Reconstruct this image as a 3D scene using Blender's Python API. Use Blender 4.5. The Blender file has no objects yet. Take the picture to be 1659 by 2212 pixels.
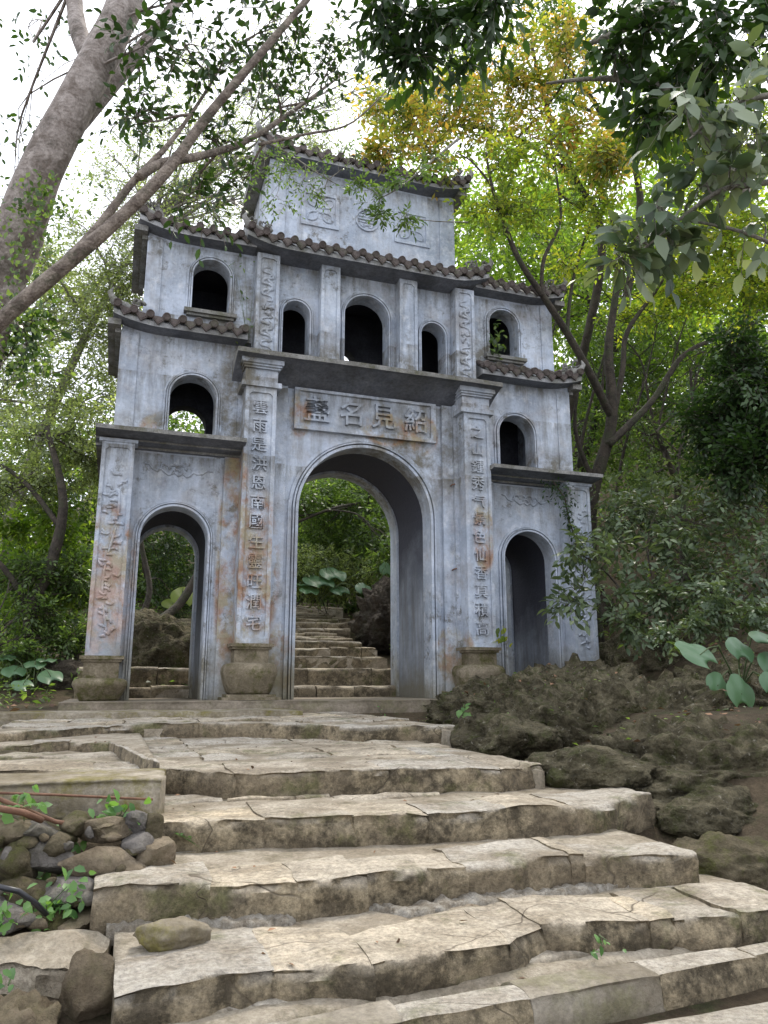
import bpy, math, random
import numpy as np
from mathutils import Vector, Matrix, noise as mnoise
from mathutils.geometry import tessellate_polygon
random.seed(7); RNG = np.random.default_rng(7)
SC = bpy.context.scene; COL = SC.collection
PI = math.pi; R = math.radians

# ---------------------------------------------------------------- camera
PITCH, YAW = R(12.6), R(19.1)
CAM = np.array([-2.71, -8.5, 0.165])
FWD = np.array([math.sin(YAW)*math.cos(PITCH), math.cos(YAW)*math.cos(PITCH), math.sin(PITCH)])
RGT = np.array([math.cos(YAW), -math.sin(YAW), 0.0]); UPV = np.cross(RGT, FWD)
FOC = 1661.0
cam = bpy.data.cameras.new('camera'); co = bpy.data.objects.new('camera', cam); COL.objects.link(co)
m = Matrix.Identity(4)
for i in range(3):
    m[i][0] = RGT[i]; m[i][1] = UPV[i]; m[i][2] = -FWD[i]; m[i][3] = CAM[i]
co.matrix_world = m
cam.sensor_fit = 'VERTICAL'; cam.sensor_height = 36; cam.lens = 36*FOC/2212
cam.clip_start = 0.05; cam.clip_end = 800
SC.camera = co

# ---------------------------------------------------------------- sky, sun, exposure
SUN_EL, SUN_AZ = R(58), R(35)      # azimuth clockwise from +Y: behind the gate, to the right
w = bpy.data.worlds.new('World'); SC.world = w; w.use_nodes = True
nt = w.node_tree; nt.nodes.clear()
sky = nt.nodes.new('ShaderNodeTexSky'); sky.sky_type = 'NISHITA'; sky.sun_disc = False
sky.sun_elevation = SUN_EL; sky.sun_rotation = SUN_AZ; sky.air_density = 1; sky.dust_density = 4; sky.ozone_density = 1
hs = nt.nodes.new('ShaderNodeHueSaturation'); hs.inputs['Saturation'].default_value = 0.35
mixw = nt.nodes.new('ShaderNodeMixRGB'); mixw.inputs['Fac'].default_value = 0.75
mixw.inputs['Color2'].default_value = (7.3, 7.6, 8.3, 1)      # the overcast layer
bg = nt.nodes.new('ShaderNodeBackground'); bg.inputs['Strength'].default_value = 0.12
out = nt.nodes.new('ShaderNodeOutputWorld')
nt.links.new(sky.outputs[0], hs.inputs['Color']); nt.links.new(hs.outputs[0], mixw.inputs['Color1'])
nt.links.new(mixw.outputs[0], bg.inputs[0]); nt.links.new(bg.outputs[0], out.inputs[0])
sun = bpy.data.lights.new('sun', 'SUN'); so = bpy.data.objects.new('sun', sun); COL.objects.link(so)
sun.energy = 1.5; sun.angle = R(14); sun.color = (1.0, 0.93, 0.82)
sd = Vector((math.sin(SUN_AZ)*math.cos(SUN_EL), math.cos(SUN_AZ)*math.cos(SUN_EL), math.sin(SUN_EL)))
so.rotation_euler = sd.to_track_quat('Z', 'Y').to_euler()
SC.view_settings.view_transform = 'Standard'; SC.view_settings.look = 'None'
SC.view_settings.exposure = 1.35; SC.view_settings.gamma = 1.0; SC.view_settings.use_curve_mapping = False
SC.cycles.use_denoising = True
SC.cycles.max_bounces = 6; SC.cycles.diffuse_bounces = 3; SC.cycles.transmission_bounces = 4
SC.cycles.transparent_max_bounces = 8; SC.cycles.caustics_reflective = False; SC.cycles.caustics_refractive = False

# ---------------------------------------------------------------- measuring helpers (display pixels of the photo -> world)
def ray(x, y):
    return RGT*(x-829.5)/FOC - UPV*(y-1106)/FOC + FWD
def onz(x, y, z):
    d = ray(x, y); return CAM + d*((z-CAM[2])/d[2])
def ony(x, y, yp):
    d = ray(x, y); return CAM + d*((yp-CAM[1])/d[1])
def at(x, y, dist):
    return CAM + ray(x, y)*dist

# ---------------------------------------------------------------- materials
def newmat(name):
    mt = bpy.data.materials.new(name); mt.use_nodes = True
    t = mt.node_tree; t.nodes.clear()
    o = t.nodes.new('ShaderNodeOutputMaterial'); b = t.nodes.new('ShaderNodeBsdfPrincipled')
    t.links.new(b.outputs[0], o.inputs[0]); return mt, t, b, o
class G:
    """small node-graph helper"""
    def __init__(s, t): s.t = t
    def n(s, ty, **k):
        x = s.t.nodes.new(ty)
        for a, v in k.items(): setattr(x, a, v)
        return x
    def l(s, a, b): s.t.links.new(a, b)
    def pos(s):
        if not hasattr(s, '_p'): s._p = s.n('ShaderNodeNewGeometry')
        return s._p.outputs['Position']
    def normal(s): s.pos(); return s._p.outputs['Normal']
    def map(s, vec, scale=(1,1,1), loc=(0,0,0)):
        x = s.n('ShaderNodeMapping'); x.inputs['Scale'].default_value = scale; x.inputs['Location'].default_value = loc
        s.l(vec, x.inputs[0]); return x.outputs[0]
    def noise(s, scale, detail=6, rough=.6, vec=None, sc=None, loc=(0,0,0), dist=0):
        x = s.n('ShaderNodeTexNoise'); x.inputs['Scale'].default_value = scale; x.inputs['Detail'].default_value = detail
        x.inputs['Roughness'].default_value = rough; x.inputs['Distortion'].default_value = dist
        v = vec or s.pos()
        if sc or loc != (0,0,0): v = s.map(v, sc or (1,1,1), loc)
        s.l(v, x.inputs['Vector']); return x.outputs['Fac']
    def voro(s, scale, feature='F1', vec=None, out='Distance', sc=None):
        x = s.n('ShaderNodeTexVoronoi'); x.feature = feature; x.inputs['Scale'].default_value = scale
        v = vec or s.pos()
        if sc: v = s.map(v, sc)
        s.l(v, x.inputs['Vector']); return x.outputs[out]
    def ramp(s, fac, stops):
        x = s.n('ShaderNodeValToRGB'); e = x.color_ramp.elements
        while len(e) < len(stops): e.new(.5)
        for q, (p, c) in zip(e, stops):
            q.position = p; q.color = (*c, 1) if isinstance(c, tuple) else (c, c, c, 1)
        s.l(fac, x.inputs[0]); return x.outputs[0]
    def mix(s, fac, a, b, mode='MIX'):
        x = s.n('ShaderNodeMixRGB'); x.blend_type = mode
        for i, v in ((0, fac), (1, a), (2, b)):
            if isinstance(v, (int, float)): x.inputs[i].default_value = v if i == 0 else (v, v, v, 1)
            elif isinstance(v, tuple): x.inputs[i].default_value = (*v, 1)
            else: s.l(v, x.inputs[i])
        return x.outputs[0]
    def math(s, op, a, b=0.0, clamp=False):
        x = s.n('ShaderNodeMath'); x.operation = op; x.use_clamp = clamp
        for i, v in ((0, a), (1, b)):
            if isinstance(v, (int, float)): x.inputs[i].default_value = v
            else: s.l(v, x.inputs[i])
        return x.outputs[0]
    def xyz(s, vec=None):
        x = s.n('ShaderNodeSeparateXYZ'); s.l(vec or s.pos(), x.inputs[0]); return x.outputs
    def blob(s, cx, cz, rx, rz):
        X = s.xyz(); a = s.math('DIVIDE', s.math('SUBTRACT', X[0], cx), rx); b = s.math('DIVIDE', s.math('SUBTRACT', X[2], cz), rz)
        d = s.math('ADD', s.math('MULTIPLY', a, a), s.math('MULTIPLY', b, b))
        return s.math('SUBTRACT', 1.0, d, True)
    def bump(s, h, strength, dist, bsdf, normal=None):
        x = s.n('ShaderNodeBump'); x.inputs['Strength'].default_value = strength; x.inputs['Distance'].default_value = dist
        s.l(h, x.inputs['Height'])
        if normal: s.l(normal, x.inputs['Normal'])
        if bsdf: s.l(x.outputs[0], bsdf.inputs['Normal'])
        return x.outputs[0]

def mat_plaster():
    mt, t, b, o = newmat('weathered_plaster'); g = G(t)
    n1 = g.noise(1.6, 8, .62); n2 = g.noise(6, 8, .7, loc=(3,1,7)); n3 = g.noise(30, 4, .6)
    col = g.mix(g.ramp(n1, [(.36, 0.), (.62, 1.)]), (.335,.38,.455), (.53,.58,.66))
    col = g.mix(g.ramp(n2, [(.52, 0.), (.66, .55)]), col, (.70,.72,.75))
    col = g.mix(g.ramp(g.noise(3.2, 6, .6, loc=(9,4,2)), [(.52, 0.), (.7, .5)]), col, (.36,.335,.33))
    X = g.xyz()
    # running dirt streaks
    st = g.noise(1.0, 7, .7, sc=(9,9,.9), loc=(2,0,0)); st2 = g.noise(1.0, 5, .65, sc=(2.2,2.2,.5), loc=(5,3,1))
    streak = g.math('MULTIPLY', g.ramp(st, [(.46, 0.), (.68, 1.)]), g.ramp(st2, [(.44, 0.), (.58, 1.)]))
    col = g.mix(g.math('MULTIPLY', streak, .5), col, (.13,.115,.09))
    led = None
    for zl in (3.58, 2.65, 4.05, 5.22, 6.64, 4.33):
        a_ = g.math('SUBTRACT', zl, X[2]); q = g.math('MULTIPLY', g.ramp(g.math('MULTIPLY', a_, 1.6), [(0., 0.), (.02, 1.), (.30, .55), (1., 0.)]), g.math('GREATER_THAN', a_, 0.0)); led = q if led is None else g.math('MAXIMUM', led, q)
    run = g.ramp(g.mix(.35, g.noise(1, 8, .72, sc=(7,7,1.1), loc=(11,2,0)), g.noise(2.2, 6, .7, loc=(5,5,8))), [(.44, 0.), (.58, 1.)])
    col = g.mix(g.math('MULTIPLY', g.math('MULTIPLY', led, run), .85), col, (.125,.112,.082))
    # blotchy mould
    mo = g.math('MULTIPLY', g.ramp(g.noise(7, 10, .75, loc=(1,8,3)), [(.53, 0.), (.63, 1.)]), g.ramp(g.noise(1.1, 3, .5, loc=(4,4,4)), [(.44, 0.), (.58, 1.)]))
    col = g.mix(g.math('MULTIPLY', mo, .8), col, (.12,.11,.085))
    # plaster above the big arch and on the right is more mouldy
    zone = g.math('ADD', g.math('MULTIPLY', g.blob(.55, 2.95, 1.1, .8), 1.0), g.math('ADD', g.blob(-1.55, 4.3, .35, .9), g.math('ADD', g.blob(1.65, 4.3, .35, .8), g.math('ADD', g.blob(-1.6, 3.2, .35, .8), g.math('ADD', g.blob(2.5, 2.95, .6, .3), g.math('ADD', g.blob(-2.4, 2.95, .6, .25), g.blob(0, 4.0, 1.5, .22)))))))
    zm = g.math('MULTIPLY', zone, g.ramp(g.noise(4.5, 10, .74, loc=(7,2,5)), [(.40, 0.), (.58, 1.)]), True)
    col = g.mix(g.math('MULTIPLY', zm, .92), col, (.135,.118,.08))
    # ochre lichen and rust runs
    oz = None
    for c in ((-2.82,1.25,.3,.8),(-1.57,1.5,.17,1.5),(-1.57,2.2,.12,.6),(-1.3,1.35,.3,.95),(1.4,1.9,.15,.5),(-.82,3.3,.14,.35),(.25,3.2,.35,.22),(.75,3.18,.22,.26),(-1.0,.35,.2,.5),(1.05,.5,.2,.35),(-2.3,2.9,.35,.25),(.5,3.82,.35,.08)):
        q = g.blob(*c); oz = q if oz is None else g.math('MAXIMUM', oz, q)
    om = g.math('MULTIPLY', g.ramp(oz, [(0., 0.), (.35, 1.)]), g.ramp(g.noise(3.4, 10, .72, loc=(3,3,9), sc=(1.2,1.2,.9)), [(.42, 0.), (.57, 1.)]))
    col = g.mix(g.math('MULTIPLY', om, .8), col, g.mix(g.ramp(g.noise(5, 5), [(.42, 0.), (.58, 1.)]), (.30,.145,.06), (.33,.27,.15)))
    pk = g.math('MULTIPLY', g.blob(-2.85, .8, .35, .7), g.ramp(n2, [(.42, 0.), (.6, .8)]))
    col = g.mix(pk, col, (.52,.40,.37))
    # moss and damp rising from the ground
    lo = g.math('ADD', X[2], g.math('MULTIPLY', g.noise(2.6, 6, .65, loc=(0,5,5), sc=(1,1,.6)), 1.5))
    dm = g.ramp(g.math('DIVIDE', lo, 2.0), [(.42, 1.), (.72, 0.)])
    col = g.mix(g.math('MULTIPLY', dm, .85), col, g.mix(g.noise(9, 6), (.115,.10,.045), (.25,.225,.16)))
    fine = g.mix(.14, col, g.ramp(n3, [(.3, .05), (.7, .8)]), 'OVERLAY')
    t.links.new(fine, b.inputs['Base Color']); b.inputs['Roughness'].default_value = .9
    b.inputs['Specular IOR Level'].default_value = .25
    h = g.math('ADD', g.math('MULTIPLY', g.noise(14, 8, .7), 1.0), g.math('MULTIPLY', g.noise(90, 4, .6), .35))
    g.bump(h, .55, .02, b); return mt

def mat_old(name, c1, c2, moss, mossamt=.5, scale=5, bump=.7, bd=.03, specks=0., cob=0.):
    """weathered masonry: grain, blotches, moss"""
    mt, t, b, o = newmat(name); g = G(t)
    col = g.mix(g.ramp(g.noise(scale, 10, .7), [(.36, 0.), (.64, 1.)]), c1, c2)
    col = g.mix(g.ramp(g.noise(scale*.35, 5, .6, loc=(3,7,1)), [(.45, 0.), (.62, 1.)]), col, g.mix(.5, col, (c1[0]*.55, c1[1]*.5, c1[2]*.42)))
    col = g.mix(g.math('MULTIPLY', g.ramp(g.noise(scale*.8, 10, .75, loc=(5,1,2)), [(.5, 0.), (.62, 1.)]), mossamt), col, moss)
    col = g.mix(.35, col, g.ramp(g.noise(scale*9, 5, .7), [(.3, .1), (.7, .85)]), 'OVERLAY')
    if specks: col = g.mix(g.math('MULTIPLY', g.ramp(g.noise(34, 6, .7, loc=(6,1,3)), [(.60, 0.), (.68, 1.)]), specks), col, (.36,.33,.26))
    t.links.new(col, b.inputs['Base Color']); b.inputs['Roughness'].default_value = .92; b.inputs['Specular IOR Level'].default_value = .2
    h = g.math('ADD', g.noise(scale*2.4, 10, .72), g.math('MULTIPLY', g.noise(scale*14, 5, .7), .35))
    if cob:
        wv = g.mix(.06, g.pos(), g.n('ShaderNodeTexNoise').outputs['Color']); h = g.math('SUBTRACT', h, g.math('MULTIPLY', g.math('ADD', g.voro(17, vec=wv), g.math('MULTIPLY', g.voro(45, vec=wv), .5)), cob))
    g.bump(h, bump, bd, b); return mt

def mat_stepstone(name, warm, tint):
    mt, t, b, o = newmat(name); g = G(t)
    N = g.xyz(g.normal()); info = g.n('ShaderNodeObjectInfo').outputs['Random']
    worn = g.ramp(N[2], [(.35, 0.), (.85, 1.)])  # mask by normal: worn treads 1, unworn risers with painted shade 0
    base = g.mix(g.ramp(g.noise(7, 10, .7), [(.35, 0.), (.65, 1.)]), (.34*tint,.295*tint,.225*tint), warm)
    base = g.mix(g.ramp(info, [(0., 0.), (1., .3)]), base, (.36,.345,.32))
    rough = g.mix(g.ramp(g.mix(.5, g.noise(16, 10, .75, loc=(2,2,2)), g.noise(4.5, 6, .7, loc=(7,2,2))), [(.45, 0.), (.56, 1.)]), (.072,.058,.037), (.30,.245,.16))   # unworn, lichen-spotted faces, with riser shade deepened in the colour
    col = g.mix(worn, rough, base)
    streaks = g.noise(1, 8, .7, sc=(4,14,14), loc=(1,6,0))
    col = g.mix(g.math('MULTIPLY', g.ramp(streaks, [(.5, 0.), (.68, 1.)]), .5), col, (.17,.14,.10))
    col = g.mix(g.math('MULTIPLY', g.ramp(g.noise(2.4, 8, .72, loc=(3,8,2)), [(.47, 0.), (.60, 1.)]), .7), col, (.17,.135,.09))
    moss = g.math('MULTIPLY', g.ramp(g.noise(3.3, 8, .7, loc=(8,1,1)), [(.54, 0.), (.64, 1.)]), .6)
    col = g.mix(moss, col, (.10,.105,.035))
    col = g.mix(.5, col, g.ramp(g.noise(55, 5, .8), [(.32, .05), (.68, .95)]), 'OVERLAY')
    wn = g.n('ShaderNodeTexNoise'); wn.inputs['Scale'].default_value = 2.2; wn.inputs['Detail'].default_value = 3; g.l(g.pos(), wn.inputs['Vector']); warp = g.mix(.22, g.pos(), wn.outputs['Color']); cr = g.ramp(g.voro(3.0, 'DISTANCE_TO_EDGE', vec=warp, sc=(1,1.8,1)), [(0., 0.), (.010, 1.)])
    gate_ = g.ramp(g.noise(1.7, 3, .5, loc=(2,9,4)), [(.52, 1.), (.58, 0.)]); cr = g.math('MAXIMUM', cr, gate_)
    col = g.mix(cr, (.10,.08,.055), col)
    t.links.new(col, b.inputs['Base Color']); b.inputs['Roughness'].default_value = .85; b.inputs['Specular IOR Level'].default_value = .3
    h = g.math('ADD', g.math('ADD', g.noise(22, 10, .75), g.math('MULTIPLY', g.noise(110, 4, .7), .45)), g.math('MULTIPLY', cr, .35))
    g.bump(h, .75, .025, b); return mt

def mat_leaf(name, stops, trans=.45, tcol=1.5, rough=.45):
    mt, t, b, o = newmat(name); g = G(t)
    a = g.n('ShaderNodeAttribute'); a.attribute_name = 'rnd'
    f = g.math('ADD', g.math('MULTIPLY', a.outputs['Fac'], .65), g.math('MULTIPLY', g.noise(.9, 3, .6), .35))
    col = g.ramp(f, stops)
    t.links.new(col, b.inputs['Base Color']); b.inputs['Roughness'].default_value = rough; b.inputs['Specular IOR Level'].default_value = .45
    tr = g.n('ShaderNodeBsdfTranslucent'); g.l(g.mix(1.0, col, (1.25*tcol, 1.3*tcol, .5*tcol), 'MULTIPLY'), tr.inputs[0])
    mx = g.n('ShaderNodeMixShader'); mx.inputs[0].default_value = trans
    g.l(b.outputs[0], mx.inputs[1]); g.l(tr.outputs[0], mx.inputs[2]); g.l(mx.outputs[0], o.inputs[0]); return mt

def mat_bark(name, c1, c2, c3, sc=6):
    mt, t, b, o = newmat(name); g = G(t)
    col = g.mix(g.ramp(g.noise(sc, 8, .7, dist=.6), [(.4, 0.), (.6, 1.)]), c1, c2)
    col = g.mix(g.ramp(g.noise(sc*.5, 8, .7, loc=(4,4,1)), [(.52, 0.), (.62, .8)]), col, c3)
    col = g.mix(.3, col, g.ramp(g.noise(sc*8, 5, .7), [(.3, .1), (.7, .9)]), 'OVERLAY')
    t.links.new(col, b.inputs['Base Color']); b.inputs['Roughness'].default_value = .9
    g.bump(g.math('ADD', g.noise(sc*2, 8, .7, sc=(1,1,.5)), g.math('MULTIPLY', g.voro(sc*5), .3)), .8, .03, b); return mt

def mat_flat(name, c1, c2, sc=20, rough=.8, bump=.3):
    mt, t, b, o = newmat(name); g = G(t)
    t.links.new(g.mix(g.ramp(g.noise(sc, 6, .7), [(.35, 0.), (.65, 1.)]), c1, c2), b.inputs['Base Color'])
    b.inputs['Roughness'].default_value = rough; g.bump(g.noise(sc*2, 6, .7), bump, .01, b); return mt

M = {}
M['plaster'] = mat_plaster()
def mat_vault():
    mt, t, b, o = newmat('vault_plaster_painted_shade'); g = G(t); X = g.xyz()
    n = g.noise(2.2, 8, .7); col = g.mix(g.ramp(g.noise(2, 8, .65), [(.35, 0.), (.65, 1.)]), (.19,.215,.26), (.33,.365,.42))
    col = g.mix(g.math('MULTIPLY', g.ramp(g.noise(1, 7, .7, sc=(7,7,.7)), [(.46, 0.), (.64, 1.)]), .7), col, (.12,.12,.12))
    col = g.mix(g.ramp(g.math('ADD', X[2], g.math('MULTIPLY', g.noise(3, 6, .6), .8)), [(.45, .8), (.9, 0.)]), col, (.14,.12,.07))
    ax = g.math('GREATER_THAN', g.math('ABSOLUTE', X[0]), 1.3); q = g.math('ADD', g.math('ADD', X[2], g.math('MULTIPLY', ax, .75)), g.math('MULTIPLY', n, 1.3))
    col = g.mix(g.ramp(g.math('DIVIDE', q, 4.), [(.42, 0.), (.66, 1.)]), col, (.045,.047,.065))  # tunnel shade painted in: darkens upward, sooner in the side arches
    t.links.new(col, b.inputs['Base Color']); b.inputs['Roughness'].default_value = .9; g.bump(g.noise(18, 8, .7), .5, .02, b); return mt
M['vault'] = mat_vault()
M['soffit'] = mat_old('soffit_painted_shade', (.12,.13,.155), (.21,.22,.25), (.07,.07,.06), .4, 3, .4)  # shade under eaves and cornices painted into the colour
M['mossrock'] = mat_old('mossy_rock', (.07,.06,.035), (.17,.14,.09), (.075,.08,.02), .8, 8, 1.0, .03)
M['inner_shade'] = mat_old('interior_painted_shade', (.045,.047,.06), (.075,.077,.09), (.03,.03,.03), .3, 4, .4)  # chamber insides coloured near black to stand for interior shade
M['fascia'] = mat_old('grimy_fascia', (.22,.225,.235), (.42,.42,.42), (.12,.12,.07), .5, 6, .5)
M['ledge'] = mat_old('mouldy_ledge', (.17,.17,.16), (.31,.30,.285), (.085,.085,.04), .6, 6)
M['pedestal'] = mat_old('mossy_pedestal', (.16,.135,.09), (.32,.27,.195), (.085,.085,.022), .85, 6, .9, .035)
M['plinth'] = mat_old('worn_plinth', (.17,.145,.11), (.30,.255,.20), (.11,.11,.045), .45, 4)
M['tile'] = mat_old('clay_tile', (.08,.066,.064), (.155,.128,.118), (.12,.122,.085), .6, 9, .6, .02)
M['stepA'] = mat_stepstone('step_stone_grey', (.52,.445,.335), 1.05)
M['stepB'] = mat_stepstone('step_stone_ochre', (.57,.47,.33), 1.15)
M['stepC'] = mat_stepstone('step_stone_cool', (.47,.43,.365), .95)
M['mortar'] = mat_old('mortar_bed', (.30,.255,.19), (.50,.44,.35), (.13,.115,.06), .5, 8, .9, .03)
M['curb'] = mat_old('dressed_curb', (.20,.175,.135), (.40,.36,.295), (.15,.145,.07), .5, 6, .7, .02)
M['lime'] = mat_old('lime_mortar', (.30,.26,.20), (.60,.56,.49), (.20,.165,.12), .8, 22, 1.0, .03)
M['rock'] = mat_old('outcrop_rock', (.045,.038,.02), (.235,.205,.13), (.065,.075,.02), .75, 9, 1.0, .07, specks=.8, cob=1.0)
M['darkrock'] = mat_old('dark_boulder', (.045,.036,.028), (.12,.10,.078), (.05,.052,.028), .5, 4, 1.0, .08, cob=.6)
M['soil'] = mat_old('forest_soil', (.06,.045,.028), (.125,.095,.06), (.045,.06,.02), .6, 5, 1.0, .05)
M['parapet'] = mat_old('mossy_parapet', (.15,.125,.075), (.36,.32,.26), (.15,.13,.035), .85, 5, .6, .02)
M['rubble'] = mat_old('rubble_stone', (.11,.085,.055), (.30,.245,.175), (.11,.10,.05), .5, 6, .9, .03)
M['rubble2'] = mat_old('grey_rubble', (.11,.10,.095), (.235,.215,.19), (.08,.075,.04), .5, 6, .9, .03)
M['rust'] = mat_flat('rusty_iron', (.10,.045,.025), (.19,.10,.06), 30)
M['hose'] = mat_flat('black_hose', (.008,.009,.012), (.02,.02,.025), 10, .4, .05)
M['whitewash'] = mat_flat('white_panel', (.7,.7,.72), (.8,.8,.8), 5)
M['bark_big'] = mat_bark('smooth_bark', (.15,.12,.10), (.34,.295,.265), (.085,.07,.055), 9)
M['bark_limb'] = mat_bark('limb_bark', (.10,.075,.06), (.25,.205,.165), (.075,.07,.045), 14)
M['bark_dark'] = mat_bark('dark_bark', (.028,.022,.017), (.065,.052,.038), (.04,.045,.022), 8)
M['bark_grey'] = mat_bark('grey_bark', (.12,.11,.09), (.24,.22,.18), (.08,.085,.05), 9)
M['lf_dark'] = mat_leaf('leaf_dark', [(.15,(.012,.028,.010)), (.5,(.028,.06,.016)), (.85,(.05,.10,.022))], .35, 1.1)
M['lf_mid'] = mat_leaf('leaf_mid', [(.15,(.035,.06,.022)), (.5,(.08,.135,.04)), (.85,(.21,.29,.09))], .45, 1.6, .33)
M['lf_bright'] = mat_leaf('leaf_bright', [(.15,(.05,.10,.02)), (.5,(.105,.17,.03)), (.85,(.23,.29,.06))], .6, 1.75)
M['lf_orange'] = mat_leaf('leaf_orange', [(.15,(.05,.085,.018)), (.40,(.13,.17,.035)), (.55,(.29,.26,.06)), (.72,(.40,.22,.07)), (.9,(.38,.15,.07))], .55, 1.6)
M['lf_yellow'] = mat_leaf('leaf_yellow', [(.2,(.045,.08,.02)), (.5,(.13,.18,.03)), (.8,(.32,.31,.05))], .6, 2.0)
M['lf_grey'] = mat_leaf('leaf_grey', [(.15,(.07,.09,.05)), (.5,(.18,.22,.11)), (.85,(.40,.45,.27))], .5, 1.7, .3)
M['lf_bank'] = mat_leaf('leaf_bank', [(.15,(.035,.06,.03)), (.5,(.095,.135,.07)), (.85,(.20,.25,.14))], .3, 1.2, .36)
M['lf_pale'] = mat_leaf('leaf_pale', [(.15,(.03,.055,.028)), (.45,(.10,.14,.08)), (.7,(.26,.30,.20)), (.9,(.38,.42,.29))], .3, 1.0, .4)
M['lf_taro'] = mat_leaf('leaf_taro', [(.2,(.075,.15,.075)), (.8,(.12,.22,.11))], .3, 1.0, .4)
M['lf_fresh'] = mat_leaf('leaf_fresh', [(.2,(.06,.14,.04)), (.8,(.16,.30,.09))], .4, 1.2, .4)
M['lf_litter'] = mat_leaf('leaf_litter', [(.2,(.09,.05,.03)), (.6,(.20,.11,.06)), (.9,(.33,.20,.12))], .1, 1.0, .8)
M['stem'] = mat_flat('green_stem', (.05,.08,.025), (.09,.12,.05), 20)

# ---------------------------------------------------------------- object helpers
def link(name, me, mt, parent=None, loc=None):
    o = bpy.data.objects.new(name, me); COL.objects.link(o)
    if mt is not None and len(me.materials) == 0: me.materials.append(mt)
    if parent: o.parent = parent
    if loc is not None: o.location = loc
    return o
def tag(o, label=None, cat=None, group=None, kind=None):
    if label: o['label'] = label
    if cat: o['category'] = cat
    if group: o['group'] = group
    if kind: o['kind'] = kind
    return o
def thing(name, label, cat, loc=(0,0,0), group=None):
    o = bpy.data.objects.new(name, None); COL.objects.link(o); o.location = loc
    o.empty_display_size = .2
    bpy.context.view_layer.update() if False else None
    return tag(o, label, cat, group)
def part(name, mb, mt, parent, smooth=False, kind=None, label=None):
    """mesh built in world coordinates, made local to its thing (things are only translated)"""
    off = Vector((0,0,0)); p = parent
    while p is not None: off += Vector(p.location); p = p.parent
    me = mb.mesh(name, -off, smooth) if isinstance(mb, MB) else mb
    o = link(name, me, mt, parent)
    if kind: o['kind'] = kind
    if label: o['label'] = label
    return o

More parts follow.
